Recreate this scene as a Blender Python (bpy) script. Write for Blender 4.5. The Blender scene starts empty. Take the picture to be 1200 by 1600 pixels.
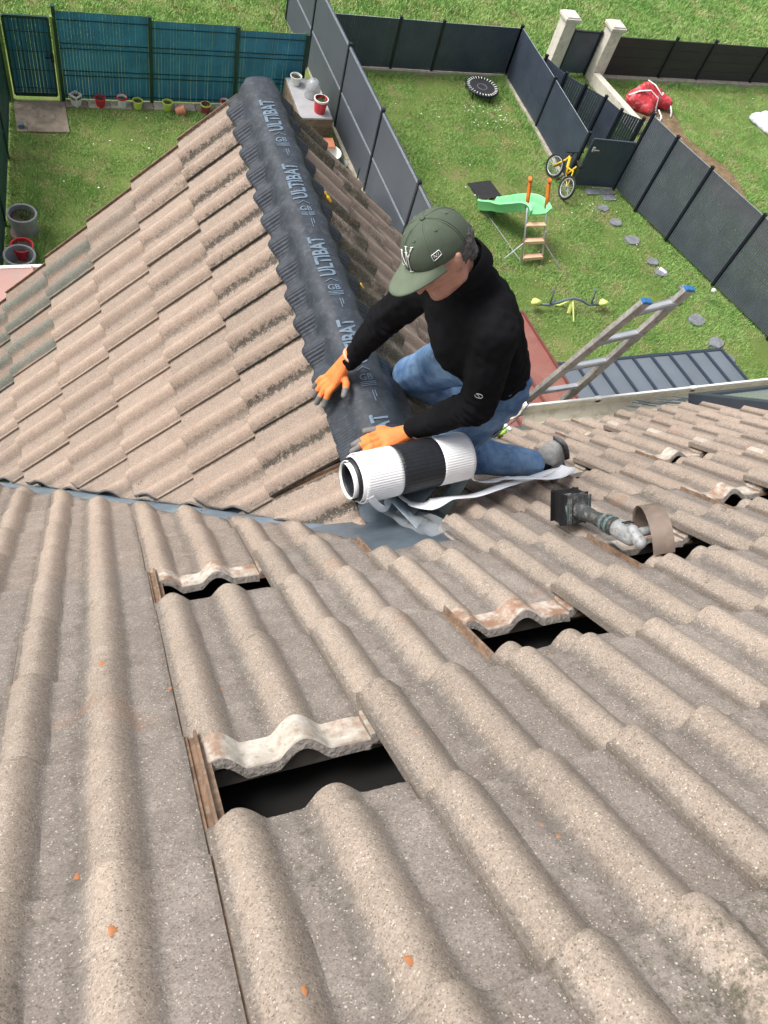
import bpy, bmesh, math, random
import numpy as np
from mathutils import Vector, Matrix, noise
random.seed(7); rng = np.random.default_rng(7)
S = bpy.context.scene; COL = S.collection
# ------------------------------------------------------------------ camera, sky, sun, exposure
R = np.array([[0.9325446, -0.2862761, 0.2200150], [-0.1404035, -0.8489376, -0.5095015], [0.3326371, 0.4442420, -0.8318664]])
CAM = np.array([-0.1376, -0.3843, 1.4196])
cd = bpy.data.cameras.new('camera'); cam = bpy.data.objects.new('camera', cd); COL.objects.link(cam)
cd.sensor_fit = 'VERTICAL'; cd.sensor_height = 36; cd.sensor_width = 27; cd.lens = 1235.72 / 1600 * 36
cd.clip_start = .05; cd.clip_end = 400
cam.matrix_world = Matrix.Translation(CAM) @ Matrix((R[0], -R[1], -R[2])).transposed().to_4x4()
S.camera = cam
SUN_EL, SUN_AZ = 54, 297      # degrees, azimuth clockwise from +Y
w = bpy.data.worlds.new("World"); S.world = w; w.use_nodes = True
nt = w.node_tree; bg = nt.nodes['Background']; sky = nt.nodes.new('ShaderNodeTexSky'); sky.sky_type = 'NISHITA'
sky.sun_disc = False; sky.sun_elevation = math.radians(SUN_EL); sky.sun_rotation = math.radians(SUN_AZ)
sky.dust_density = 4; sky.air_density = .7
hs = nt.nodes.new('ShaderNodeHueSaturation'); hs.inputs['Saturation'].default_value = .35     # cloud-covered sky: little blue
nt.links.new(sky.outputs[0], hs.inputs['Color']); nt.links.new(hs.outputs[0], bg.inputs[0]); bg.inputs[1].default_value = .14
sd = bpy.data.lights.new('sun', 'SUN'); sd.energy = 1.5; sd.angle = math.radians(22); sd.color = (1, .97, .92)
sun = bpy.data.objects.new('sun', sd); COL.objects.link(sun)
az, el = math.radians(SUN_AZ), math.radians(SUN_EL)
sdir = Vector((math.sin(az) * math.cos(el), math.cos(az) * math.cos(el), math.sin(el)))
sun.rotation_euler = sdir.to_track_quat('Z', 'Y').to_euler(); sun.location = sdir * 20
S.view_settings.view_transform = 'Standard'; S.view_settings.look = 'None'; S.view_settings.gamma = 1
S.view_settings.exposure = 0.80

# ------------------------------------------------------------------ materials
def newmat(name):
    m = bpy.data.materials.new(name); m.use_nodes = True
    return m, m.node_tree, m.node_tree.nodes['Principled BSDF']
def N(nt, typ, **kw):
    n = nt.nodes.new(typ)
    for k, v in kw.items():
        if k.startswith('i_'):
            key = k[2:]; key = int(key) if key.isdigit() else key.replace('_', ' ')
            n.inputs[key].default_value = v
        else: setattr(n, k, v)
    return n
def rgba(c): return (c[0], c[1], c[2], 1)
def mix(nt, fac, a, b, typ='MIX'):
    n = nt.nodes.new('ShaderNodeMix'); n.data_type = 'RGBA'; n.blend_type = typ
    for s, v in ((0, fac), (6, a), (7, b)):
        if isinstance(v, (int, float)): n.inputs[s].default_value = v
        elif isinstance(v, tuple): n.inputs[s].default_value = rgba(v)
        else: nt.links.new(v, n.inputs[s])
    return n.outputs[2]
def ramp(nt, src, a, b, lo=0., hi=1.):
    n = nt.nodes.new('ShaderNodeMapRange'); nt.links.new(src, n.inputs[0])
    n.inputs[1].default_value = a; n.inputs[2].default_value = b; n.inputs[3].default_value = lo; n.inputs[4].default_value = hi
    return n.outputs[0]
def math_(nt, op, a, b=None):
    n = nt.nodes.new('ShaderNodeMath'); n.operation = op
    for i, v in enumerate((a, b)):
        if v is None: continue
        if isinstance(v, (int, float)): n.inputs[i].default_value = v
        else: nt.links.new(v, n.inputs[i])
    return n.outputs[0]
def noi(nt, vec, scale, detail=3, rough=.55, out=0):
    n = nt.nodes.new('ShaderNodeTexNoise'); n.inputs['Scale'].default_value = scale; n.inputs['Detail'].default_value = detail
    n.inputs['Roughness'].default_value = rough; nt.links.new(vec, n.inputs[0]); return n.outputs[out]
def bump(nt, h, dist, strength, bsdf):
    b = nt.nodes.new('ShaderNodeBump'); b.inputs['Strength'].default_value = strength; b.inputs['Distance'].default_value = dist
    nt.links.new(h, b.inputs['Height']); nt.links.new(b.outputs[0], bsdf.inputs['Normal'])
def simple(name, col, rough=.6, metal=0, var=.15, scale=12, bmp=0, bscale=200, dirt=None, dirtamt=.5, coat=0, dist=.002):
    m, nt, B = newmat(name); g = N(nt, 'ShaderNodeNewGeometry'); P = g.outputs['Position']
    n1 = noi(nt, P, scale, 5)
    f = ramp(nt, n1, .3, .7, 1 - var, 1 + var)
    hsv = N(nt, 'ShaderNodeHueSaturation'); hsv.inputs['Color'].default_value = rgba(col); nt.links.new(f, hsv.inputs['Value'])
    c = hsv.outputs[0]
    if dirt is not None:
        n2 = noi(nt, P, scale * 2.3, 6, .65); d = ramp(nt, n2, .5, .68, 0, dirtamt); c = mix(nt, d, c, dirt)
    nt.links.new(c, B.inputs['Base Color']); B.inputs['Roughness'].default_value = rough; B.inputs['Metallic'].default_value = metal
    if coat: B.inputs['Coat Weight'].default_value = coat
    if bmp: bump(nt, noi(nt, P, bscale, 4), dist, bmp, B)
    return m

def tile_material():
    m, nt, B = newmat('granulated_concrete_tile')
    tc = N(nt, 'ShaderNodeTexCoord'); oi = N(nt, 'ShaderNodeObjectInfo'); geo = N(nt, 'ShaderNodeNewGeometry')
    rnd = oi.outputs['Random']; W = geo.outputs['Position']
    off = N(nt, 'ShaderNodeVectorMath', operation='MULTIPLY_ADD'); cmb = N(nt, 'ShaderNodeCombineXYZ')
    for i in range(3): nt.links.new(rnd, cmb.inputs[i])
    nt.links.new(cmb.outputs[0], off.inputs[0]); off.inputs[1].default_value = (7, 13, 5); nt.links.new(tc.outputs['Object'], off.inputs[2])
    V = off.outputs[0]
    def attr(name, typ='OBJECT'):
        a = N(nt, 'ShaderNodeAttribute', attribute_type=typ, attribute_name=name); return a.outputs['Fac']
    pan = attr('pan', 'GEOMETRY')
    nz = noi(nt, V, 14, 6, .65)
    nbig = noi(nt, W, 2.2, 4, .6)
    panf = math_(nt, 'ADD', pan, ramp(nt, nz, .3, .7, -.35, .35)); panf = ramp(nt, panf, .2, .9, 0, 1)
    clean = attr('clean')
    # weathered slope: dirt grey pans, warm beige rolls
    roll_c = mix(nt, ramp(nt, nbig, .35, .65), (.365, .300, .246), (.305, .254, .210))
    pan_c = mix(nt, ramp(nt, nz, .3, .7), (.205, .177, .160), (.275, .242, .214))
    c1 = mix(nt, panf, roll_c, pan_c)
    c2 = mix(nt, panf, (.375, .288, .229), (.312, .246, .199))
    c = mix(nt, clean, c1, c2)
    # dark lichen crust
    nm = noi(nt, V, 48, 8, .8); nm2 = noi(nt, W, 5, 3, .5)
    ms = math_(nt, 'ADD', ramp(nt, nm, .25, .75, -.5, .5), ramp(nt, nm2, .3, .7, -.3, .3))
    moss = attr('moss')
    mf = ramp(nt, math_(nt, 'ADD', ms, math_(nt, 'MULTIPLY', moss, 1.0)), .42, .72, 0, .93)
    mf = math_(nt, 'MULTIPLY', mf, ramp(nt, moss, 0, .1))
    c = mix(nt, mf, c, mix(nt, ramp(nt, nm, .4, .6), (.035, .032, .026), (.13, .12, .085)))
    # verge streak: black growth along the seam edges
    seam = attr('seam', 'GEOMETRY'); sm = attr('streak')
    sf = math_(nt, 'MULTIPLY', ramp(nt, math_(nt, 'ADD', seam, ramp(nt, nm, .3, .7, -.55, .45)), .45, .75), sm)
    c = mix(nt, sf, c, (.045, .042, .034))
    green = attr('green')
    gf = math_(nt, 'MULTIPLY', ramp(nt, math_(nt, 'ADD', panf, ramp(nt, noi(nt, V, 9, 5), .3, .7, -.6, .6)), .4, .9, 1, .12), green)
    c = mix(nt, math_(nt, 'MULTIPLY', green, .6), c, (.23, .155, .115)); c = mix(nt, gf, c, (.178, .176, .148))
    # reddish worn patches
    wf = ramp(nt, noi(nt, V, 6, 4, .5), .66, .74, 0, .35); c = mix(nt, wf, c, (.33, .19, .12))
    fz = N(nt, 'ShaderNodeTexVoronoi'); fz.inputs['Scale'].default_value = 6.5; nt.links.new(V, fz.inputs[0])
    sx = N(nt, 'ShaderNodeSeparateXYZ'); nt.links.new(tc.outputs['Object'], sx.inputs[0])
    fr = math_(nt, 'MULTIPLY', math_(nt, 'LESS_THAN', math_(nt, 'ABSOLUTE', sx.outputs[0]), .022), ramp(nt, math_(nt, 'ADD', sx.outputs[1], ramp(nt, nm, .3, .7, -.04, .04)), .07, .10, .40, 0))
    c = mix(nt, math_(nt, 'MULTIPLY', fr, attr('frost')), c, (.72, .67, .60))
    # fine granules
    vo = N(nt, 'ShaderNodeTexVoronoi'); vo.inputs['Scale'].default_value = 520; nt.links.new(V, vo.inputs[0])
    sp = N(nt, 'ShaderNodeSeparateColor'); nt.links.new(vo.outputs['Color'], sp.inputs[0])
    v2 = N(nt, 'ShaderNodeTexVoronoi'); v2.inputs['Scale'].default_value = 230; nt.links.new(V, v2.inputs[0])
    s2 = N(nt, 'ShaderNodeSeparateColor'); nt.links.new(v2.outputs['Color'], s2.inputs[0])
    gr = math_(nt, 'ADD', ramp(nt, sp.outputs[0], 0, 1, .80, 1.18), ramp(nt, s2.outputs[0], 0, 1, -.10, .10))
    gr = math_(nt, 'MULTIPLY', gr, ramp(nt, nz, .25, .75, .88, 1.12)); gr = math_(nt, 'MULTIPLY', gr, ramp(nt, rnd, 0, 1, .91, 1.09))
    hv = N(nt, 'ShaderNodeHueSaturation'); nt.links.new(c, hv.inputs['Color']); nt.links.new(gr, hv.inputs['Value'])
    c = hv.outputs[0]
    fl = ramp(nt, sp.outputs[1], .972, .98, 0, .55); c = mix(nt, fl, c, (.66, .60, .50))
    fl2 = math_(nt, 'MULTIPLY', ramp(nt, s2.outputs[1], .991, .993, 0, .6), ramp(nt, v2.outputs['Distance'], .3, .5, 1, 0)); c = mix(nt, fl2, c, (.70, .66, .58))
    dk = ramp(nt, sp.outputs[2], .93, .95, 0, .6); c = mix(nt, dk, c, (.10, .075, .055))
    nt.links.new(c, B.inputs['Base Color']); B.inputs['Roughness'].default_value = .93; B.inputs['Specular IOR Level'].default_value = .25
    h = math_(nt, 'ADD', math_(nt, 'MULTIPLY', sp.outputs[0], .6), noi(nt, V, 90, 5, .7))
    bump(nt, h, .0016, .6, B)
    return m
TILE = tile_material()
def bare_material():
    m, nt, B = newmat('unsanded_tile_head'); tc = N(nt, 'ShaderNodeTexCoord'); oi = N(nt, 'ShaderNodeNewGeometry'); V = oi.outputs['Position']
    n1 = noi(nt, V, 9, 5, .6); n2 = noi(nt, V, 23, 6, .7)
    c = mix(nt, ramp(nt, n1, .42, .6), (.30, .17, .11), (.40, .35, .29)); c = mix(nt, ramp(nt, n2, .42, .66), c, (.60, .565, .50))
    c = mix(nt, ramp(nt, noi(nt, V, 60, 5), .55, .7, 0, .6), c, (.22, .16, .12))
    nt.links.new(c, B.inputs['Base Color']); B.inputs['Roughness'].default_value = .55; bump(nt, n2, .004, .5, B); return m
BARE = bare_material()
LOCK = simple('interlock_channel', (.20, .125, .08), .85, var=.4, scale=30, bmp=.5, bscale=90, dirt=(.34, .28, .22), dirtamt=.7)
BROKEN = simple('broken_concrete_edge', (.24, .215, .19), .95, var=.3, scale=60, bmp=1, bscale=120, dist=.006)
DARK = simple('attic_darkness', (.006, .0055, .005), .95, var=.3)  # near-black colour paints the unlit attic behind the tile gaps
WOOD = simple('grey_batten_wood', (.17, .15, .125), .85, var=.3, scale=20, bmp=.4)
ZINC = simple('zinc_sheet', (.20, .25, .30), .42, .55, var=.2, scale=5, bmp=.25, bscale=9, dirt=(.34, .36, .37), dirtamt=.4, dist=.02)
BEIGE = simple('beige_gutter', (.60, .565, .47), .5, var=.1, scale=6, dirt=(.27, .23, .14), dirtamt=.55)
WHITEP = simple('white_gutter_edge', (.78, .77, .73), .45, var=.06)
RENDERW = simple('rendered_wall', (.55, .50, .42), .9, var=.08, bmp=.4)
# ------------------------------------------------------------------ object helpers
ORIG = {}
def link(o, parent=None, origin=True):
    COL.objects.link(o)
    if parent is not None:
        o.parent = parent
        if origin and parent.name in ORIG: o.location = -ORIG[parent.name]
    return o
def thing(name, label, cat, loc=(0, 0, 0), group=None):
    o = bpy.data.objects.new(name, None); o.empty_display_size = .05; COL.objects.link(o); o.location = loc
    ORIG[o.name] = Vector(loc); tagp(o, label, cat, group); return o
def tagp(o, label=None, cat=None, group=None, kind=None):
    if label: o['label'] = label
    if cat: o['category'] = cat
    if group: o['group'] = group
    if kind: o['kind'] = kind
    return o
def mesh_of(name, verts, faces, mats, smooth=False, midx=None):
    me = bpy.data.meshes.new(name); me.from_pydata([tuple(map(float, v)) for v in verts], [], [tuple(map(int, f)) for f in faces])
    for m in (mats if isinstance(mats, (list, tuple)) else [mats]): me.materials.append(m)
    if midx is not None: me.polygons.foreach_set('material_index', np.array(midx, dtype=np.int32))
    if smooth: me.polygons.foreach_set('use_smooth', [True] * len(me.polygons))
    me.update(); return me
def mobj(name, verts, faces, mats, parent=None, smooth=False, midx=None):
    return link(bpy.data.objects.new(name, mesh_of(name, verts, faces, mats, smooth, midx)), parent)
def fin(name, bm, mats, parent=None, smooth=False, bevel=0, angle=None):
    if bevel: bmesh.ops.bevel(bm, geom=bm.edges[:], offset=bevel, segments=2, affect='EDGES', profile=.6)
    bmesh.ops.recalc_face_normals(bm, faces=bm.faces[:])
    me = bpy.data.meshes.new(name); bm.to_mesh(me); bm.free()
    for m in (mats if isinstance(mats, (list, tuple)) else [mats]): me.materials.append(m)
    if smooth:
        me.polygons.foreach_set('use_smooth', [True] * len(me.polygons))
        if angle: me.set_sharp_from_angle(angle=math.radians(angle))
    return link(bpy.data.objects.new(name, me), parent)
V3 = Vector
def add_box(bm, c, size, M=None):
    r = bmesh.ops.create_cube(bm, size=1)['verts']
    for v in r:
        p = V3((v.co.x * size[0], v.co.y * size[1], v.co.z * size[2]))
        v.co = (M @ p if M else p) + V3(c)
    return r
def frame_from(d, up=(0, 0, 1)):
    d = V3(d).normalized(); u = V3(up)
    if abs(d.dot(u)) > .98: u = V3((1, 0, 0))
    x = u.cross(d).normalized(); y = d.cross(x); return x, y, d
def add_tube(bm, pts, rad, n=8, closed=False, flat=1.0, up=(0, 0, 1)):
    pts = [V3(p) for p in pts]; rings = []
    for i, p in enumerate(pts):
        a = pts[i - 1] if (i > 0 or closed) else p; b = pts[(i + 1) % len(pts)] if (i < len(pts) - 1 or closed) else p
        x, y, d = frame_from(b - a, up); r = rad[i] if isinstance(rad, (list, tuple)) else rad
        rings.append([bm.verts.new(p + x * r * math.cos(k * 2 * math.pi / n) + y * r * flat * math.sin(k * 2 * math.pi / n)) for k in range(n)])
    L = len(rings)
    for i in range(L if closed else L - 1):
        A, Bq = rings[i], rings[(i + 1) % L]
        for k in range(n): bm.faces.new((A[k], A[(k + 1) % n], Bq[(k + 1) % n], Bq[k]))
    if not closed: bm.faces.new(rings[0][::-1]); bm.faces.new(rings[-1])
def add_bar(bm, a, b, wx, wy, up=(0, 0, 1)):
    a, b = V3(a), V3(b); x, y, d = frame_from(b - a, up)
    M = Matrix((x, y, d)).transposed(); add_box(bm, (a + b) / 2, (wx, wy, (b - a).length), M)
def add_lathe(bm, c, prof, n=20, cap=True, M=None):
    rings = []
    for r, z in prof:
        ring = []
        for k in range(n):
            p = V3((r * math.cos(2 * math.pi * k / n), r * math.sin(2 * math.pi * k / n), z)); ring.append(bm.verts.new((M @ p if M else p) + V3(c)))
        rings.append(ring)
    for A, Bq in zip(rings, rings[1:]):
        for k in range(n): bm.faces.new((A[k], A[(k + 1) % n], Bq[(k + 1) % n], Bq[k]))
    if cap: bm.faces.new(rings[0][::-1]); bm.faces.new(rings[-1])
def one(name, mat, parent, builder, smooth=False, bevel=0, angle=None):
    bm = bmesh.new(); builder(bm); return fin(name, bm, mat, parent, smooth, bevel, angle)

# ------------------------------------------------------------------ roof geometry (fitted)
PH = 0.81177; PW = 0.80050; G = 0.33594; U = 0.14888; XR = .85; ZR = -0.729
nM = V3((0, math.sin(PH), math.cos(PH))); dM = V3((0, math.cos(PH), -math.sin(PH)))
nL = V3((-math.sin(PW), 0, math.cos(PW))); dL = V3((-math.cos(PW), 0, -math.sin(PW)))
nR = V3((math.sin(PW), 0, math.cos(PW))); dR = V3((math.cos(PW), 0, -math.sin(PW)))
MG, CW, X0, MID, SK, SROW, R0, H0 = .3343, .3097, -.014, .144, -.0177, .0173, .0462, .005
def onM(x, r, h=0): return V3((x, 0, 0)) + dM * (-r * G) + nM * h   # r<0 is down the slope
upK = (V3((1, 0, 0)) * math.sin(SK) - dM * math.cos(SK)).normalized()
def gridM(k, r, h=0):      # nose line of course r, column k of the main slope
    a, t = X0 + k * CW, (r + R0) * MG
    return V3((1, 0, 0)) * (a + math.sin(SK) * t) - dM * (SROW * a + math.cos(SK) * t) + nM * (H0 + h)
def pM(x, y, h=0): return V3((x, y, -math.tan(PH) * y)) + nM * h
RH = .030; TL = .417; TILT = .085; SEAM = -.0445; TWID = .2640
def prof(s):
    z = 0.
    for c, w_ in ((0., .044), (MID, .046)):
        q = abs(s - c) / w_
        if q < 1: z = max(z, RH * math.cos(math.pi / 2 * q) ** 1.15)
    if s < 0: z = max(z, .009)
    return z
def tile_data(t0=0., t1=TL, cut0=False, cut1=False, thick=.015, seed=0, sheared=0):
    """one double roman tile: covering roll at s=0, centre roll at s=U, underlock on the far side; local x = -s"""
    r = random.Random(seed); ss = [SEAM, SEAM + .0006] + list(np.linspace(SEAM + .003, TWID, 44))
    tt = [t0, t0 + .003, t0 + .010] + list(np.linspace(t0 + .05, .346, 5)) + [.3505, .358, .385, t1 - .006, t1 - .002, t1] if t1 - t0 > .08 else list(np.linspace(t0, t1, 4))
    jit = [r.uniform(-1, 1) for _ in range(60)]
    vs, fs, mi, pan, seam = [], [], [], [], []
    def Z(s, t):
        z = prof(s) - TILT * t
        if not cut0 and t - t0 < .005: z -= (.005 - (t - t0)) ** 2 * 90
        if s < SEAM + .0005: z -= .004
        if s > .25: z -= .0015
        if t > .352: z -= .004 + (.003 if t > TL - .001 else 0)
        z += .0009 * math.sin(s * 61 + seed) * math.sin(t * 23 + seed * 2)
        return z
    nx, ny = len(ss), len(tt)
    for lay in (0, 1):
        for j, t in enumerate(tt):
            for i, s in enumerate(ss):
                q = t
                if j == 0: q += (.0045 if cut0 else .0012) * jit[i] + (.006 * math.sin(s * 30 + seed) if cut0 else 0)
                if j == ny - 1 and cut1: q += .004 * jit[i + 5]
                z = Z(s, t) - (thick if lay else 0)
                if lay and j == 0 and not cut0: z -= .004
                if lay and t > .37: z -= .004
                vs.append((-s, q, z)); pan.append(1 - min(1, prof(s) / RH * 1.5)); seam.append(max(0, 1 - abs(s - SEAM) / .03, 1 - abs(s - (MID - .05)) / .04, 1 - abs(s - .262) / .02))
    o = nx * ny
    for j in range(ny - 1):
        mt = 1 if tt[j] > .350 else 0
        for i in range(nx - 1):
            a = j * nx + i; fs.append((a, a + nx, a + nx + 1, a + 1)); mi.append(mt); fs.append((o + a, o + a + 1, o + a + nx + 1, o + a + nx)); mi.append(2)
    for i in range(nx - 1):
        fs.append((i, i + 1, o + i + 1, o + i)); mi.append(3 if cut0 else 0)
        a = (ny - 1) * nx + i; fs.append((a, o + a, o + a + 1, a + 1)); mi.append(3)
    for j in range(ny - 1):
        a = j * nx; fs.append((a, o + a, o + a + nx, a + nx)); mi.append(0)
        a = j * nx + nx - 1; fs.append((a, a + nx, o + a + nx, o + a)); mi.append(2)
    # underlock: two ribs and channels
    ls = [(.2641, -.006), (.2642, -.006), (.2650, -.006), (.2700, -.006), (.272, -.011), (.280, -.011), (.282, .003), (.2865, .003), (.2885, -.010), (.299, -.010), (.2995, -.020), (.2641, -.020)]
    base = len(vs); m = len(ls)
    for t in (t0, t1):
        for s, z in ls: vs.append((-s, t + (.001 if t == t0 else 0), z - TILT * t)); pan.append(.5); seam.append(0)
    for i in range(m):
        a = base + i; b = base + (i + 1) % m; fs.append((a, a + m, b + m, b)); mi.append(2)
    fs.append(tuple(base + i for i in range(m))[::-1]); mi.append(2); fs.append(tuple(base + m + i for i in range(m))); mi.append(2)
    return vs, fs, mi, pan, seam
def tile_mesh(name, **kw):
    vs, fs, mi, pan, seam = tile_data(**kw)
    me = mesh_of(name, vs, fs, [TILE, BARE, LOCK, BROKEN], True, mi); 
    a = me.attributes.new('pan', 'FLOAT', 'POINT'); a.data.foreach_set('value', pan)
    a = me.attributes.new('seam', 'FLOAT', 'POINT'); a.data.foreach_set('value', seam)
    me.set_sharp_from_angle(angle=math.radians(40)); return me
TM = [tile_mesh('roof_tile', seed=k) for k in range(5)]
def wframe(origin, d, n): return frame(origin, d, n) @ Matrix.Diagonal((.968, 1, 1, 1))
def frame(origin, d, n):
    up = -d; x = up.cross(n); M = Matrix((x, up, n)).transposed().to_4x4(); M.translation = origin; return M
def proj(p):
    c = R @ (np.array(p) - CAM)
    if c[2] < .05: return None
    return 600 + 1235.7 * c[0] / c[2], 800 + 1235.7 * c[1] / c[2]
def inview(M, mg=230):
    for sx in (.05, -.25):
        for ty in (0, .36):
            q = proj(M @ V3((sx, ty, 0)))
            if q and -mg < q[0] < 1200 + mg and -mg < q[1] < 1600 + mg: return True
    return False
def cutmesh(me, M, planes):
    bm = bmesh.new(); bm.from_mesh(me); Mi = M.inverted()
    for co, no in planes:
        lc = Mi @ V3(co); ln = (M.to_3x3().transposed() @ V3(no)).normalized()
        r = bmesh.ops.bisect_plane(bm, geom=bm.verts[:] + bm.edges[:] + bm.faces[:], plane_co=lc, plane_no=ln, clear_outer=True)
        ed = [e for e in r['geom_cut'] if isinstance(e, bmesh.types.BMEdge)]
        if ed:
            res = bmesh.ops.holes_fill(bm, edges=ed, sides=0)
            for f in res.get('faces', []): f.material_index = 3
    if not bm.verts: bm.free(); return None
    me2 = me.copy(); bm.to_mesh(me2); bm.free(); return me2
def needs_cut(M, planes):
    c = [M @ V3((x, y, 0)) for x in (.05, -.29) for y in (0, TL)]; out = False
    for co, no in planes:
        s = [(p - V3(co)).dot(V3(no)) for p in c]
        if min(s) > 0: return 'gone'
        if max(s) > 0: out = True
    return out

house = thing('house', 'house under repair with weathered beige double-roll tiles on two slopes meeting in a valley', 'house', (1, -2, -7.2))
def attic_dark_sheet(name, quad, parent):  # sheet below the tiles, its black colour standing in for attic shade
    q = [V3(p) for p in quad]; n = (q[1] - q[0]).cross(q[2] - q[0]).normalized()
    if n.z < 0: n = -n
    vs = q + [p - n * .03 for p in q]
    return mobj(name, vs, [(0, 1, 2, 3), (7, 6, 5, 4), (0, 4, 5, 1), (1, 5, 6, 2), (2, 6, 7, 3), (3, 7, 4, 0)], DARK, parent)
YE = 1.98     # eave of the main slope
# valley lines in plan: left y = YV + .979*(XV-x), right y=.690+.979*(x-.85)
main_roof = attic_dark_sheet('main_roof', [pM(-3.2, -1.2, -.13), pM(5.2, -1.2, -.13), pM(5.2, YE - .1, -.13), pM(-3.2, YE - .1, -.13)], house)
wing_left = attic_dark_sheet('wing_roof', [V3((XR, .69, ZR)) - V3((0, 0, .12)), V3((XR, 3.10, ZR)) - V3((0, 0, .12)), V3((XR, 3.10, ZR)) + dL * 2.3 - V3((0, 0, .12)), V3((XR, 2.28, ZR)) + dL * 2.3 - V3((0, 0, .12))], house)
wing_right = attic_dark_sheet('wing_roof', [V3((XR, .69, ZR)) - V3((0, 0, .12)), V3((XR, 3.10, ZR)) - V3((0, 0, .12)), V3((XR, 3.10, ZR)) + dR * 2.05 - V3((0, 0, .12)), V3((XR, 2.05, ZR)) + dR * 2.05 - V3((0, 0, .12))], house)
CL = 1.505; VN = V3((.979, 1, 0)).normalized()           # wing-left keeps .979x + y > 1.505
CLm = 1.30
VR = V3((-.979, 1, 0)).normalized()                       # right valley: y - .979x = -.142
CRv = -.142
def add_tile(parent, M, planes, me=None, **props):
    me = me or random.choice(TM); nc = needs_cut(M, planes) if planes else False
    if nc == 'gone' or not inview(M): return None
    if nc:
        me = cutmesh(me, M, planes)
        if me is None or len(me.polygons) < 6: return None
    o = bpy.data.objects.new('roof_tile', me); COL.objects.link(o); o.parent = parent
    o.matrix_basis = M; 
    for k, v in props.items(): o[k] = float(v)
    return o
def wobble(M, a=.004, t=.0015):
    return M @ Matrix.Translation((random.uniform(-t, t), random.uniform(-t * 2, t * 2), random.uniform(0, t))) @ Matrix.Rotation(random.uniform(-a, a), 4, 'Z') @ Matrix.Rotation(random.uniform(-a, a), 4, 'Y')
PUSHED = {(0, 0): .79, (0, -3): .82, (4, -1): .80, (8, -2): .84, (12, -3): .84, (14, -5): .82, (10, -5): .86, (14, -7): .35, (12, -8): .3, (16, -8): .3}
LABELS = {(0, 0): 'tile pushed up the slope, leaving the largest dark gap', (0, -3): 'tile pushed up above the small gap nearest the grey valley', (4, -1): 'tile pushed up above the gap between roll and grinder'}
for r in range(4, -9, -1):
    for u in range(-10, 34, 2):
        o = gridM(u / 2, r); M0 = frame(o, -upK, nM); xm = o.x + .1
        if xm < .72: planes = [((0, CLm, 0), VN)]
        else: planes = [((0, CRv - .05, 0), VR)] 
        if -.5 < r * -.2312 < 2 and .55 < xm < .95: planes = [((0, .565, 0), (0, 1, 0))]
        M = wobble(M0)
        moss = .12 + (.28 if r >= 2 and u > 1 else 0) + random.uniform(-.05, .08)
        frost = 1 if u == 16 and -8 < r < -3 else 0
        pr_ = dict(frost=frost, moss=moss, clean=.10 + (.35 if r < -3 else 0), streak=.3, green=0)
        if (u, r) in PUSHED:
            sh = PUSHED[(u, r)] * MG
            M = M0 @ Matrix.Translation((0, sh, -.010 - (.006 if sh > .2 else 0))) @ Matrix.Rotation(math.radians(.5 if sh > .2 else 0), 4, 'Z')
        t = add_tile(main_roof, M, planes, **pr_)
        if t and (u, r) in LABELS: t['label'] = LABELS[(u, r)]
# battens seen through the gaps
for r in range(2, -9, -1):
    if r * -.2312 < .6:
        bm = bmesh.new(); x0 = -1.5 if r > -3 else .9
        add_box(bm, onM((x0 + 4.9) / 2, r + .13, -.066), (4.9 - x0, .040, .03), frame(V3((0, 0, 0)), dM, nM).to_3x3()); fin('batten', bm, WOOD, main_roof)
# ---- wing, left slope
for k in range(0, 7):
    for m in range(0, 8):
        o = V3((.468 - .2345 * (k - 1), 2.943 - .30 * m + .018, 0)); o.z = ZR + (o.x - XR) * math.tan(PW) - .018
        if k == 0: continue
        M = wobble(wframe(o, dL, nL)); planes = [((0, CL, 0), -VN), ((.757, 0, 0), (1, 0, 0))]
        edge = m == 0
        moss = .30 if m == 0 and k <= 2 else (.12 if m <= 2 and k <= 1 else 0.0)
        green = 1. if (k >= 4 and m == 0) or (k >= 5 and m <= 1) else 0
        if k == 1 and m == 7:
            M = wframe(o, dL, nL) @ Matrix.Translation((.0, -.030, -.010)) @ Matrix.Rotation(math.radians(-5), 4, 'Z')
            planes = [((0, 1.475, 0), -VN), ((.715, 0, 0), (1, 0, 0))]
        if k == 3 and m == 0: green = .35
        add_tile(wing_left, M, planes, moss=moss, clean=1., streak=(.85 if k == 1 else .4 if k == 2 else .12), green=green)
# ---- wing, right slope
for k in range(0, 5):
    for m in range(0, 9):
        o = V3((1.205 + .2345 * k, 3.135 - .2978 * m, 0)); o.z = ZR - (o.x - XR) * math.tan(PW) - .008
        M = wobble(wframe(o, dR, nR), .012, .003); planes = [((0, CRv + .03, 0), -VR), ((.945, 0, 0), (-1, 0, 0))]
        add_tile(wing_right, M, planes, moss=(.80 if k == 0 and m not in (1,) else .32 if k == 1 else .16 if k == 2 else .1) + (.15 if m == 0 else 0), clean=.75, streak=.5, green=0)
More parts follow.
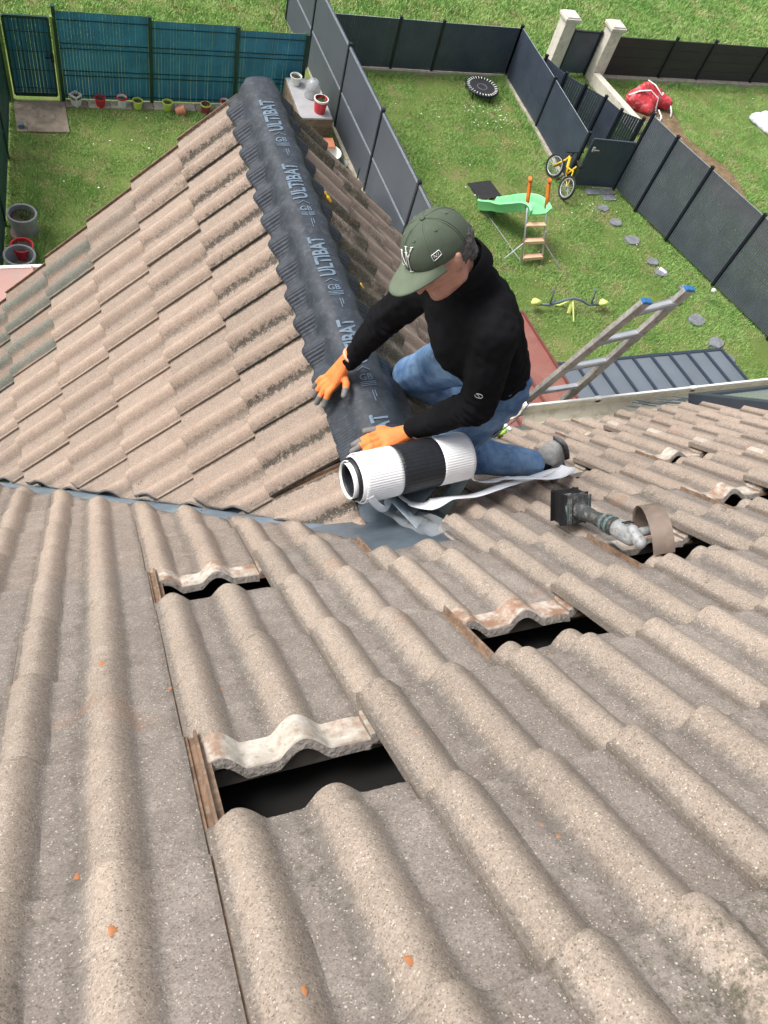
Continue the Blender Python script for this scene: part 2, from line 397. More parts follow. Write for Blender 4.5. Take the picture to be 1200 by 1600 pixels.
# ---- zinc valleys
def strip(pts, mat, name, parent, th=.002):
    vs = []; fs = []
    for a, b in pts: vs += [a, b]
    n = len(pts)
    for i in range(n - 1): fs.append((2 * i, 2 * i + 1, 2 * i + 3, 2 * i + 2))
    o = mobj(name, vs, fs, mat, parent, True); md = o.modifiers.new('s', 'SOLIDIFY'); md.thickness = th; return o
def valley(side):
    a = [];
    for i in range(15):
        t = i / 14
        if side < 0:
            x = .80 - 1.75 * t; y = 1.523 - .979 * x; q = V3((x, y, -math.tan(PH) * y - .075)); a1 = V3((x - .15, y - .15, 0)); a2 = V3((x + .14, y + .10, 0)); a2.z = ZR + (a2.x - XR) * math.tan(PW) - .105
        else:
            x = .86 + 1.35 * t; y = CRv + .979 * x; q = V3((x, y, -math.tan(PH) * y - .075)); a1 = V3((x + .13, y - .13, 0)); a2 = V3((x - .12, y + .12, 0)); a2.z = ZR - (a2.x - XR) * math.tan(PW) - .105
        a1.z = -math.tan(PH) * a1.y - .050
        q += V3((0, 0, .004 * math.sin(i * 1.7)))
        a.append((a1, q, a2))
    vs = [p for tr in a for p in tr]; fs = []
    for i in range(14):
        for c in (0, 1): fs.append((3 * i + c, 3 * i + c + 1, 3 * i + c + 4, 3 * i + c + 3))
    o = mobj('valley_flashing', vs, fs, ZINC, house, True); md = o.modifiers.new('s', 'SOLIDIFY'); md.thickness = .002
valley(-1); valley(1)
# saddle sheet at the foot of the ridge (crumpled)
vs, fs = [], []; nx, ny = 22, 16
for j in range(ny):
    for i in range(nx):
        x = .50 + .50 * i / (nx - 1); y = .50 + .36 * j / (ny - 1)
        zz = -math.tan(PH) * y - .040 + .010 * noise.noise(V3((x * 9, y * 9, 1))) + .012 * max(0, 1 - abs(x - .85) / .2) * max(0, (y - .6) / .3)
        vs.append((x, y, zz))
for j in range(ny - 1):
    for i in range(nx - 1): a = j * nx + i; fs.append((a, a + 1, a + nx + 1, a + nx))
mobj('saddle_flashing', vs, fs, ZINC, house, True)
# clay splashes on the tiles
CLAY = simple('clay_splash', (.42, .17, .07), .8, var=.2, scale=50)
for x, r, s in ((.71, 1.86, .008), (-.07, 1.83, .007), (-1.58, .85, .007), (2.45, 1.41, .006), (2.51, 1.49, .006), (1.94, .63, .004), (.22, -.47, .006), (-1.29, 1.37, .009), (3.2, .4, .006), (-.4, -.6, .006), (4.4, .1, .005), (-1.2, -.9, .01)):
    P0 = onM(x * .15, r); al = P0.dot(-dM); s1 = P0.x - math.sin(SK) * al - X0; s0 = s1 - CW * math.floor((s1 - SEAM) / CW); t1 = (al - SROW * s1) / MG - R0; tt = (t1 - math.floor(t1)) * MG
    c = P0 + nM * (H0 + prof(min(s0, .25)) - TILT * tt + .002); bm = bmesh.new(); Mx = frame(V3((0, 0, 0)), dM, nM).to_3x3(); vv = []
    cen = bm.verts.new(c + nM * .0012)
    for k in range(12):
        q = s * random.uniform(.6, 1.1); a = k * math.pi / 6; vv.append(bm.verts.new(c + Mx @ V3((q * math.cos(a) * .8, q * math.sin(a) * 1.3, -.002))))
    for k in range(12): bm.faces.new((cen, vv[k], vv[(k + 1) % 12]))
    fin('clay_splash', bm, CLAY, main_roof, True)
# ---- gutters
def gutter(a, b, inward, lab, parent):
    """L profile trough: a->b is the rim line; inward points to the roof"""
    a, b, w_ = V3(a), V3(b), V3(inward)
    pr2 = [(-.012, 0), (-.012, .018), (.012, .020), (.012, .0), (.008, -.03), (.055, -.085), (.12, -.075), (.165, -.01), (.20, .03), (.20, .025), (.125, -.082), (.05, -.092), (.0, -.035)]
    vs = []; 
    for p in (a, b):
        for q, z in pr2: vs.append(p + w_ * q + V3((0, 0, z)))
    n = len(pr2); fs = [(i, (i + 1) % n, n + (i + 1) % n, n + i) for i in range(n)] + [tuple(range(n))[::-1], tuple(range(n, 2 * n))]
    o = mobj('gutter', vs, fs, BEIGE, parent, False)
    L = (b - a).length; d = (b - a).normalized()
    bm = bmesh.new(); add_bar(bm, a + V3((0, 0, .021)), b + V3((0, 0, .021)), .016, .030); fin('gutter_rim', bm, WHITEP, o, bevel=.003)
    for i in range(int(L / .75)):
        bm = bmesh.new(); add_bar(bm, a + d * (.5 + i * .75) + V3((0, 0, .018)), a + d * (.54 + i * .75) + V3((0, 0, .018)), .024, .036); fin('gutter_joint', bm, WHITEP, o)
    return o
gutter((2.38, 2.07, -2.115), (5.4, 2.07, -2.115), (0, -1, 0), '', house)
gutter((2.375, 2.06, -2.115), (2.375, 3.2, -2.115), (-1, 0, 0), '', house)
# fascia behind gutter
one('fascia', RENDERW, house, lambda bm: (add_box(bm, (3.85, 1.83, -2.25), (3.1, .02, .25)), add_box(bm, (2.13, 2.6, -2.30), (.02, 1.1, .25))))
one('wall', RENDERW, house, lambda bm: (add_box(bm, (1.0, .2, -5.05), (8.2, 3.1, 4.3)), ))
one('wall', RENDERW, house, lambda bm: (add_box(bm, (.85, 2.4, -5.05), (2.3, 1.26, 4.3)), ))
# gable of the wing
mobj('gable_wall', [(-.30, 3.03, -2.9), (2.0, 3.03, -2.9), (2.0, 3.03, -2.02), (.85, 3.03, -.9), (-.30, 3.03, -2.02), (-.30, 2.95, -2.9), (2.0, 2.95, -2.9), (2.0, 2.95, -2.02), (.85, 2.95, -.9), (-.30, 2.95, -2.02)],
     [(0, 1, 2, 3, 4), (9, 8, 7, 6, 5), (0, 5, 6, 1), (1, 6, 7, 2), (2, 7, 8, 3), (3, 8, 9, 4), (4, 9, 5, 0)], RENDERW, house)
# ---- skylight
SKM = simple('skylight_frame_grey', (.055, .068, .09), .45, .3, var=.1); 
gm, gnt, gB = newmat('skylight_glass'); gB.inputs['Base Color'].default_value = (.32, .38, .31, 1); gB.inputs['Roughness'].default_value = .08; gB.inputs['Specular IOR Level'].default_value = .8
def skyl(bm, x0, x1, r0, r1, h0, h1):
    M = frame(V3((0, 0, 0)), dM, nM).to_3x3(); c = onM((x0 + x1) / 2, (r0 + r1) / 2, (h0 + h1) / 2); add_box(bm, c, (x1 - x0, (r1 - r0) * G, h1 - h0), M)
sk = one('skylight', SKM, house, lambda bm: (skyl(bm, 3.42, 3.50, -8.1, -6.0, -.02, .065), skyl(bm, 4.25, 4.33, -8.1, -6.0, -.02, .065), skyl(bm, 3.50, 4.25, -8.1, -7.85, -.02, .063), skyl(bm, 3.50, 4.25, -6.25, -6.0, -.02, .063)), bevel=.004)
one('pane', gm, sk, lambda bm: skyl(bm, 3.50, 4.25, -7.86, -6.24, .02, .045))
def apron(bm):
    for i in range(60):
        skyl(bm, 3.05 + i * .024, 3.062 + i * .024, -8.5, -8.1 + .02 * math.sin(i), .004 + prof(((3.05 + i * .024 + .1) % (2 * U)) - .1), .010 + prof(((3.05 + i * .024 + .1) % (2 * U)) - .1))
one('pleated_apron', ZINC, sk, apron)
# ------------------------------------------------------------------ ridge membrane
MEMB = simple('black_ridge_membrane', (.026, .033, .044), .60, var=.35, scale=18, bmp=.35, bscale=160, dirt=(.075, .09, .11), dirtamt=.55)
PRINT = simple('pale_blue_print', (.135, .19, .25), .6, var=.15, scale=40)
def sstep(a, b, x): t = min(1, max(0, (x - a) / (b - a))); return t * t * (3 - 2 * t)
def memb_z(x, y, flap=1):
    q = (x - XR); aq = abs(q); press = sstep(1.36, 1.50, y)           # near end is not pressed down yet
    dome = -.780 - .020 * (aq / .08) ** 2 + .005 * noise.noise(V3((x * 7, y * 5, 3))) + .003 * noise.noise(V3((x * 16, y * 12, 7)))
    ph_ = (y - 2.961) / .15 if q < 0 else (y - 3.135) / .1489
    rr = max(0, math.cos(2 * math.pi * ph_)) ** .8 if 0 else (.5 + .5 * math.cos(2 * math.pi * ph_)) ** 1.1
    t = ((.382 if q < 0 else .355) - aq) / .696
    fl = ZR - 1.03 * aq - (.016 if q < 0 else .008) - .118 * t + .043 * rr + .010
    loose = ZR - 1.03 * aq - .012 + (.030 * (aq / .15) if q > 0 else 0)
    e = sstep(.070, .098, aq)
    return dome * (1 - e) + (fl * press + loose * (1 - press)) * e
def build_membrane():
    pitch = .0125; dy = pitch / 4; y0, y1 = .93, 3.215; ny = int((y1 - y0) / dy)
    us = [-1, -.985, -.93, -.86, -.78, -.70, -.64, -.60, -.55, -.40, -.2, 0, .2, .40,     .55, .60, .64, .70, .78, .86, .93, .985, 1]
    vs = []; 
    for j in range(ny):
        y = y0 + j * dy; ph_ = 2 * math.pi * (y / pitch)
        press = sstep(1.36, 1.5, y)
        for u in us:
            hw = .155 if u < 0 else (.146 + .035 * (1 - press))
            if abs(u) > .6:
                if u < 0: s = math.cos(2 * math.pi * (y - 2.961) / .15)
                else: s = math.cos(2 * math.pi * (y - 3.135) / .1489)
                hw_e = hw + (.015 * s * press) * sstep(.6, 1, abs(u))
            else: hw_e = hw
            x = XR + u * hw_e
            z = memb_z(x, y) + .0030 * math.sin(ph_) * sstep(.55, .60, abs(u))
            if abs(u) > .63 and abs(u) < .635: z += .001
            if abs(u) == 1: z -= .006
            vs.append((x, y, z))
    n = len(us); fs = []
    for j in range(ny - 1):
        for i in range(n - 1): a = j * n + i; fs.append((a, a + 1, a + n + 1, a + n))
    return vs, fs
mroot = thing('ridge_membrane', 'black pleated ridge membrane with repeated pale lettering, pressed over the wing ridge', 'ridge membrane', (.85, 3.2, -.78))
vs, fs = build_membrane(); mobj('membrane', vs, fs, MEMB, mroot, True)
def text_mesh(body, size, name, mat, parent, fn, extrude=0, bold=.0):
    c = bpy.data.curves.new(name, 'FONT'); c.body = body; c.size = size; c.offset = bold; c.extrude = extrude; c.resolution_u = 3
    t = bpy.data.objects.new(name, c); COL.objects.link(t); bpy.context.view_layer.update()
    dg = bpy.context.evaluated_depsgraph_get(); me = bpy.data.meshes.new_from_object(t.evaluated_get(dg))
    bpy.data.objects.remove(t)
    me.materials.clear(); me.materials.append(mat)
    bm = bmesh.new(); bm.from_mesh(me)
    for _ in range(1): bmesh.ops.subdivide_edges(bm, edges=[e for e in bm.edges if e.calc_length() > size * .18], cuts=2)
    bmesh.ops.triangulate(bm, faces=bm.faces[:])
    for v in bm.verts: v.co = V3(fn(v.co))
    bm.to_mesh(me); bm.free(); me.name = name
    return link(bpy.data.objects.new(name, me), parent)
def onmemb(x, y): return (x, y, memb_z(x, y) + .0028)
ys = [2.80, 2.345, 1.885, 1.425, .965]
for i, y in enumerate(ys):
    sc = 1.0
    text_mesh('ULTIBAT', .088, 'printed_wordmark', PRINT, mroot, lambda c, y=y: onmemb(.872 - c.y * 1.05, y + c.x * .66), bold=.0022)
    if y > 1.0:
        text_mesh('GB', .040, 'printed_mark', PRINT, mroot, lambda c, y=y: onmemb(.845 - .5 * .05 + c.x, y - .075 + c.y), bold=.0006)
        bm = bmesh.new()
        for k in range(3): 
            a = [onmemb(.818 + .0 + .06 * q, y - .083 - k * .008) for q in (0, 1)]; add_bar(bm, a[0], a[1], .0035, .001)
        a = [onmemb(.818, y - .03), onmemb(.845, y - .015), onmemb(.872, y - .03)]
        add_bar(bm, a[0], a[1], .003, .001); add_bar(bm, a[1], a[2], .003, .001)
        for k in range(2): 
            a = [onmemb(.852 + k * .010, y - .125 - q * (.05 - .02 * k)) for q in (0, 1)]; add_bar(bm, a[0], a[1], .003, .001)
        fin('printed_mark', bm, PRINT, mroot)
# ------------------------------------------------------------------ membrane roll
FOIL = simple('white_release_foil', (.90, .90, .90), .35, .0, var=.04, bmp=.2, bscale=40)
ROLLB = simple('black_roll_band', (.012, .014, .018), .5, var=.3, scale=60, bmp=.5, bscale=220)
rroot = thing('membrane_roll', 'thick roll of black ridge membrane with white pleated foil ends lying across the ridge', 'roll', (.86, .91, -.78))
ra, rb = V3((.652, .880, -.690)), V3((1.060, .925, -.705)); rd = (rb - ra).normalized(); rx, ry, _ = frame_from(rd)
def roll_band(t0, t1, r0, r1, th0, th1, shift0, shift1, n, pleat=0, amp=.0009):
    vs, fs = [], []; m = max(2, int((t1 - t0) / .012) + 1)
    for i in range(n + 1):
        q = i / n; th = th0 + (th1 - th0) * q; rad = r0 + (r1 - r0) * q; sh = shift0 + (shift1 - shift0) * q
        for j in range(m):
            t = t0 + (t1 - t0) * j / (m - 1) + sh
            edge = 0
            rr = rad + (amp * math.sin(i * math.pi / 2) if pleat else 0)
            vs.append(ra + rd * t + rx * rr * math.cos(th) + ry * rr * math.sin(th))
    for i in range(n):
        for j in range(m - 1): a = i * m + j; fs.append((a, a + 1, a + m + 1, a + m))
    return vs, fs
RLEN = (rb - ra).length
def band(name, mat, *a, **k):
    vs, fs = roll_band(*a, **k); o = mobj(name, vs, fs, mat, rroot, True); md = o.modifiers.new('s', 'SOLIDIFY'); md.thickness = .0025; return o
T = math.pi * 2
band('foil_band', FOIL, 0, .135, .080, .085, 0, T, 0, 0, 240, pleat=1)
band('foil_band', FOIL, .29, RLEN, .080, .085, 0, T, 0, 0, 240, pleat=1)
band('black_band', ROLLB, .135, .29, .0805, .0845, 0, T, 0, 0, 160, pleat=1, amp=.0006)
band('inner_layer', FOIL, -.004, .3, .073, .077, .4, T + .4, -.008, -.004, 100)
band('inner_layer', ROLLB, -.010, .3, .066, .070, .6, T + .6, -.016, -.008, 100)
band('inner_layer', FOIL, -.016, .3, .058, .063, .9, T + .9, -.024, -.014, 100)
band('core_layer', ROLLB, -.014, .35, .052, .0565, 0, T, -.012, -.012, 60)
# released backing tape trailing over the tiles
TAPE = simple('white_backing_tape', (.80, .81, .84), .45, var=.04)
def ribbon(name, pts, width, nrm, mat, parent, th=.0012, twist=None):
    pts = [V3(p) for p in pts]; P2 = []
    for i in range(len(pts) - 1):
        p0, p1, p2, p3 = pts[max(0, i - 1)], pts[i], pts[i + 1], pts[min(len(pts) - 1, i + 2)]
        for k in range(8):
            t = k / 8; P2.append(.5 * ((2 * p1) + (-p0 + p2) * t + (2 * p0 - 5 * p1 + 4 * p2 - p3) * t * t + (-p0 + 3 * p1 - 3 * p2 + p3) * t ** 3))
    P2.append(pts[-1]); vs, fs = [], []; L = len(P2)
    for i, p in enumerate(P2):
        d = (P2[min(L - 1, i + 1)] - P2[max(0, i - 1)]).normalized(); f = i / (L - 1) * (len(pts) - 1)
        nn = V3(nrm[min(len(nrm) - 1, int(f))]).lerp(V3(nrm[min(len(nrm) - 1, int(f) + 1)]), f - int(f)).normalized()
        s = d.cross(nn).normalized(); wv = width if not twist else width * twist(i / (L - 1))
        for q in (-.5, -.17, .17, .5): vs.append(p + s * wv * q + nn * (.002 * (1 - 4 * q * q)))
    for i in range(L - 1):
        for j in range(3): a = i * 4 + j; fs.append((a, a + 1, a + 5, a + 4))
    o = mobj(name, vs, fs, mat, parent, True); md = o.modifiers.new('s', 'SOLIDIFY'); md.thickness = th; return o
t_root = thing('backing_tape', 'white peeled backing tape trailing in a loop from the roll to the shoe', 'tape', (1.2, .83, -.79))
mo = .05
def pT(x, y, z=0): return V3((x, y - .036, -math.tan(PH) * (y - .036))) + nM * (.048 + z)
ribbon('tape_strip', [(.672, .795, -.675), (.70, .785, -.715), (.74, .79, -.755), pT(.80, .84, .035), pT(.850, .812, .0), pT(.90, .778), pT(.97, .783, .01), pT(1.08, .80, .0), pT(1.22, .822, .012), pT(1.38, .868, .01), pT(1.53, .925, .005), pT(1.56, .905, .012), pT(1.53, .875, .02), pT(1.41, .82, .015), pT(1.30, .819, .03), pT(1.24, .87, .02), pT(1.20, .92, .0)],
       .042, [(-.2, -1, .3), (-.1, -1, .3), (-.1, -.8, .6)] + [tuple(nM)] * 2 + [(0, .2, 1)] + [tuple(nM)] * 6 + [(.3, .3, .9)] + [tuple(nM)] * 4, TAPE, t_root, twist=lambda t: .62 if t < .25 else 1.25)
ribbon('tape_strip', [(1.06, .86, -.70), (1.09, .86, -.75), pT(1.13, .85, .03), pT(1.20, .85, .02), pT(1.28, .88, .02)], .02, [(0, -1, .3), (0, -.5, .8), tuple(nM), tuple(nM)], TAPE, t_root)
# crumpled clear plastic on the saddle
PL, pnt, pB = newmat('clear_plastic_film'); pB.inputs['Base Color'].default_value = (.60, .64, .66, 1); pB.inputs['Roughness'].default_value = .18; pB.inputs['Alpha'].default_value = .25
vs, fs = [], []; n = 16
for j in range(n):
    for i in range(n):
        x = .765 + .15 * i / (n - 1) * (1 - .25 * j / n); y = .60 + .24 * j / (n - 1)
        vs.append((x, y, -math.tan(PH) * y + .020 + .022 * noise.noise(V3((x * 22, y * 16, 5))) + .008 * math.sin(i * .9)))
for j in range(n - 1):
    for i in range(n - 1): a = j * n + i; fs.append((a, a + 1, a + n + 1, a + n))
o = mobj('plastic_scrap', vs, fs, PL, None, True); tagp(o, 'crumpled clear plastic scrap on the grey flashing below the roll', 'plastic scrap')

# ------------------------------------------------------------------ man
SKIN = simple('skin', (.50, .255, .18), .5, var=.16, scale=45, bmp=.35, bscale=350, dirt=(.30, .17, .13), dirtamt=.35)
BLACK = simple('black_fleece', (.008, .008, .0095), 1., var=.2, scale=20, bmp=.5, bscale=300, dist=.003)
BLACK.node_tree.nodes['Principled BSDF'].inputs['Specular IOR Level'].default_value = .12
def denim():
    m, nt, B = newmat('blue_denim'); g = N(nt, 'ShaderNodeNewGeometry'); P = g.outputs['Position']
    c = mix(nt, ramp(nt, noi(nt, P, 9, 5, .6), .38, .62), (.060, .135, .28), (.185, .31, .49))
    c = mix(nt, ramp(nt, noi(nt, P, 24, 5, .7), .6, .72, 0, .5), c, (.38, .46, .56)); c = mix(nt, ramp(nt, noi(nt, P, 15, 4, .6), .62, .74, 0, .5), c, (.08, .10, .15))
    nt.links.new(c, B.inputs['Base Color']); B.inputs['Roughness'].default_value = .85
    wv = noi(nt, P, 400, 2); bump(nt, math_(nt, 'ADD', wv, math_(nt, 'MULTIPLY', noi(nt, P, 28, 4), 3.)), .004, .5, B); return m
DENIM = denim()
ORANGE = simple('orange_knit_glove', (.85, .235, .06), .75, var=.12, scale=40, bmp=.4, bscale=400)
GREYG = simple('grey_coated_fingertip', (.16, .155, .15), .6, var=.15, scale=40, bmp=.3)
CAPG = simple('olive_cap_cloth', (.075, .098, .066), .85, var=.12, scale=25, bmp=.35, bscale=500)
CAPB = simple('olive_cap_brim', (.125, .155, .105), .85, var=.08, scale=25, bmp=.3, bscale=500)
WHT = simple('white_embroidery', (.82, .82, .80), .7, var=.04)
HAIR = simple('grey_dark_hair', (.085, .075, .068), .8, var=.6, scale=150, bmp=1, bscale=250, dist=.004, dirt=(.30, .29, .28), dirtamt=.5)
SHOE = simple('grey_running_shoe', (.33, .325, .31), .8, var=.25, scale=40, bmp=.4)
SOLE = simple('dark_shoe_sole', (.14, .14, .142), .8, var=.3, scale=60)
def sphere_pts(c, r, n=2, ax=None):
    bm = bmesh.new(); bmesh.ops.create_icosphere(bm, subdivisions=n, radius=1)
    out = []
    for v in bm.verts:
        p = v.co.copy()
        if ax is not None: p = ax[0] * p.x + ax[1] * p.y + ax[2] * p.z
        else: p = p * r
        out.append(p + V3(c))
    bm.free(); return out
def hull_add(bm, balls):
    b2 = bmesh.new()
    for b in balls:
        c = b[0]; r = b[1]; ax = b[2] if len(b) > 2 else None
        for p in sphere_pts(c, r, 2, ax): b2.verts.new(p)
    r = bmesh.ops.convex_hull(b2, input=b2.verts[:]); 
    loose = [v for v in b2.verts if not v.link_faces]; bmesh.ops.delete(b2, geom=loose, context='VERTS')
    me = bpy.data.meshes.new('t'); b2.to_mesh(me); b2.free(); bm.from_mesh(me); bpy.data.meshes.remove(me)
def blob(name, hulls, mat, parent, voxel=.008, smooth=6, disp=None, cuts=None, sf=.5):
    bm = bmesh.new()
    for h in hulls: hull_add(bm, h)
    me = bpy.data.meshes.new(name); bm.to_mesh(me); bm.free(); o = bpy.data.objects.new(name, me); COL.objects.link(o)
    md = o.modifiers.new('r', 'REMESH'); md.mode = 'VOXEL'; md.voxel_size = voxel
    sm = o.modifiers.new('s', 'SMOOTH'); sm.iterations = smooth; sm.factor = sf
    bpy.context.view_layer.update(); dg = bpy.context.evaluated_depsgraph_get(); m2 = bpy.data.meshes.new_from_object(o.evaluated_get(dg))
    bpy.data.objects.remove(o)
    if disp:
        nrm = [v.normal.copy() for v in m2.vertices]
        for v, nn in zip(m2.vertices, nrm): v.co += nn * disp(v.co)
    if cuts:
        bm = bmesh.new(); bm.from_mesh(m2)
        for co, no in cuts: bmesh.ops.bisect_plane(bm, geom=bm.verts[:] + bm.edges[:] + bm.faces[:], plane_co=V3(co), plane_no=V3(no), clear_outer=True)
        bm.to_mesh(m2); bm.free()
    m2.materials.clear(); m2.materials.append(mat); m2.polygons.foreach_set('use_smooth', [True] * len(m2.polygons)); m2.name = name
    return link(bpy.data.objects.new(name, m2), parent)
HC = V3((.815, 1.112, .036)); hu = V3((-.636, .2, .75)).normalized(); hf = V3((-.76, -.36, -.55)); hf = (hf - hu * hf.dot(hu)).normalized(); hl = hu.cross(hf)
def H(f, l, u): return HC + (hf * f + hl * l + hu * u) * .95
nkb = V3((.995, 1.100, -.115)); nsh = V3((.985, .965, -.125)); fsh = V3((.915, 1.225, -.165))
nel = V3((1.010, .925, -.420)); nwr = V3((.905, 1.045, -.685)); fel = V3((.845, 1.345, -.450)); fwr = V3((.775, 1.395, -.725))
hipn = V3((1.150, 1.02, -.48)); hipf = V3((1.115, 1.20, -.50)); kn = V3((1.085, 1.045, -.86)); kf = V3((1.085, 1.44, -.90)); an = V3((1.475, .985, -.93)); af = V3((1.50, 1.42, -1.18))
man = thing('person', 'man in olive cap, black fleece, blue jeans and orange gloves kneeling at the ridge', 'person', (1.15, 1.2, -.95))
face = [[(H(0, 0, .01), 1, (hf * .098, hl * .076, hu * .112))], [(H(.045, 0, -.075), .045), (H(.075, 0, -.095), .022), (H(.0, .045, -.06), .03), (H(.0, -.045, -.06), .03)],
        [(H(.092, 0, -.015), .010), (H(.112, 0, -.042), .013)], [(H(.085, .012, -.066), .010), (H(.085, -.012, -.066), .010)],
        [(H(-.005, .079, .005), .013), (H(-.012, .083, .022), .011), (H(0, .080, -.022), .009)], [(H(-.005, -.079, .005), .013), (H(-.012, -.083, .022), .011), (H(0, -.080, -.022), .009)],
        [(H(.075, .030, -.03), .02), (H(.075, -.030, -.03), .02)]]
blob('body', face + [[(H(-.03, 0, -.06), .056), (nkb, .058)], [(nsh, .05), (fsh, .05), (nkb, .055), (V3((1.05, 1.08, -.30)), .08)], [(V3((1.05, 1.08, -.30)), .08), (hipn, .08), (hipf, .08)],
     [(nsh, .045), (nel, .038)], [(nel, .038), (nwr, .026)], [(fsh, .045), (fel, .038)], [(fel, .038), (fwr, .026)],
     [(hipn, .075), (kn, .045)], [(kn, .045), (an, .035)], [(hipf, .075), (kf, .045)], [(kf, .045), (af, .035)]], SKIN, man, .0075, 3)
def wrinkle(scale, amp, stretch=(1, 1, 1)):
    return lambda p: amp * noise.noise(V3((p.x * scale * stretch[0], p.y * scale * stretch[1], p.z * scale * stretch[2]))) + amp * .45 * noise.noise(V3((p.x * scale * 2.3, p.y * scale * 2.3, p.z * scale * 2.3 + 9)))
def fleece_disp(p):
    a = .010 * noise.noise(p * 11) + .004 * noise.noise(p * 34)
    for c, w_, ax in ((nel, .11, (nwr - nsh).normalized()), (fel, .10, (fwr - fsh).normalized()), (V3((1.08, 1.0, -.38)), .14, V3((.3, 0, -1)).normalized()), (nsh + V3((0, 0, -.06)), .08, V3((0, .4, -1)).normalized())):
        d = p - c; q = max(0, 1 - d.length / w_); t = d.dot(ax)
        a += q * .011 * math.sin(t * 190 + 5 * noise.noise(p * 14))
    return a
blob('fleece_sweater', [[(nkb + V3((.01, 0, -.01)), .075), (nsh, .066), (fsh, .066), (V3((1.055, 1.09, -.26)), .108)],
     [(nkb + V3((-.01, 0, -.05)), .07), (V3((.985, 1.08, -.30)), .105), (nsh + V3((0, .02, -.02)), .062), (fsh, .062)],
     [(V3((1.065, 1.09, -.27)), .112), (V3((.98, 1.09, -.31)), .095), (V3((1.125, 1.03, -.40)), .103), (V3((1.095, 1.18, -.41)), .100)],
     [(nsh, .072), (nel, .062)], [(nel, .062), (nwr + (nel - nwr) * .05, .041)], [(fsh, .070), (fel, .058)], [(fel, .058), (fwr + (fel - fwr) * .05, .039)],
     [(nkb, .068), (H(-.045, 0, -.085), .060)]], BLACK, man, .007, 5, fleece_disp)
# collar
bm = bmesh.new(); cc = H(-.040, 0, -.082); ax = (H(-.03, 0, -.06) - nkb).normalized(); cx, cy, cz = frame_from(ax, hf)
Mc = Matrix((cx, cy, cz)).transposed(); add_lathe(bm, cc, [(.076, -.03), (.074, .0), (.071, .022), (.068, .026), (.064, .022), (.064, -.02)], 32, False, Mc)
fin('collar', bm, BLACK, man, True)
blob('jeans', [[(hipn + V3((.0, 0, .03)), .102), (hipf + V3((.0, 0, .03)), .102), (V3((1.13, 1.11, -.42)), .092)],
     [(hipn, .102), (hipn.lerp(kn, .55), .086)], [(hipn.lerp(kn, .5), .088), (kn, .074)], [(kn, .074), (kn.lerp(an, .45), .070)], [(kn.lerp(an, .4), .070), (an + V3((-.02, 0, 0)), .057)],
     [(hipf, .106), (kf, .078)], [(kf, .078), (af, .060)]], DENIM, man, .0075, 4,
     lambda p: .006 * noise.noise(p * 12) + .006 * max(0, 1 - (p - kn).length / .18) * 1.6 * math.sin((p - kn).dot(V3((.7, 0, .7))) * 150 + 4 * noise.noise(p * 10)) + .008 * max(0, 1 - (p - hipn).length / .22) * math.sin((p - hipn).dot(V3((.3, .5, 1))) * 110 + 4 * noise.noise(p * 9)))
# side seam on the near leg
bm = bmesh.new(); add_tube(bm, [hipn + V3((.05, -.105, .06)), hipn + V3((.03, -.112, -.02)), hipn.lerp(kn, .5) + V3((.02, -.090, 0)), kn + V3((.01, -.077, .03))], .0022, 5); fin('side_seam', bm, simple('seam_thread', (.25, .34, .46), .8), man, True)
# logo on sleeve
def sleeve_logo():
    c = nsh.lerp(nel, .62); d = (nel - nsh).normalized(); to = (V3(CAM) - c); to = (to - d * to.dot(d)).normalized(); s = d.cross(to)
    bm = bmesh.new()
    pts = [c + to * .078 + (s * math.cos(a) * .012 + d * math.sin(a) * .008) for a in np.linspace(0, 5.6, 18)]
    add_tube(bm, pts, .0013, 5); add_tube(bm, [c + to * .078 + s * .004 - d * .005, c + to * .078 - s * .003 + d * .004], .0013, 5)
    fin('sleeve_emblem', bm, simple('grey_emblem', (.35, .35, .36), .6), man, True)
sleeve_logo()
# gloves: palm, four fingers, thumb
def glove(wr, palm, fingers, thumb, nrm, cuffd):
    h = [[(V3(wr), .030), (V3(palm), .034)]]
    g = blob('glove', [[(V3(wr) + cuffd * .03, .031), (V3(wr), .029)], [(V3(wr), .029), (V3(palm), .026), (V3(fingers[0][0]), .015), (V3(fingers[3][0]), .014)]] +
             [[(V3(a), .0135), (V3(b), .0115)] for f in fingers for a, b in zip(f[:-2], f[1:-1])] + [[(V3(a), .0145), (V3(b), .0125)] for a, b in zip(thumb[:-2], thumb[1:-1])] + [[(V3(f[-2]), .0112), (V3(f[-1]), .0100)] for f in fingers] + [[(V3(thumb[-2]), .0125), (V3(thumb[-1]), .0112)]],
             ORANGE, man, .0032, 2)
    for f in fingers + [thumb]:
        a, b = V3(f[-2]), V3(f[-1]); k = .0135 if f is thumb else .0123
        blob('coated_fingertip', [[(a.lerp(b, .02), k), (b + (b - a).normalized() * .001, k * .93)]], GREYG, g, .003, 2)
    bm = bmesh.new(); x, y, z = frame_from(cuffd); c = V3(wr) + cuffd * .032; add_lathe(bm, c, [(.033, -.006), (.035, 0), (.033, .006)], 24, True, Matrix((x, y, z)).transposed()); fin('cuff', bm, simple('pale_cuff', (.80, .38, .26), .8), g, True)
def fing(k0, tip, lift=.010, n=nL):
    k0, tip = V3(k0), V3(tip); return [k0, k0.lerp(tip, .38) + n * lift, k0.lerp(tip, .72) + n * lift * .7, tip]
glove((.771, 1.395, -.715), (.737, 1.378, -.772), [fing((.715, 1.402, -.803), (.672, 1.405, -.862)), fing((.712, 1.382, -.803), (.664, 1.372, -.872)), fing((.716, 1.363, -.797), (.664, 1.336, -.870)), fing((.722, 1.347, -.79), (.681, 1.306, -.852))],
      [(.757, 1.355, -.765), (.757, 1.328, -.766), (.750, 1.308, -.773), (.741, 1.290, -.782)], nL, (fel - fwr).normalized())
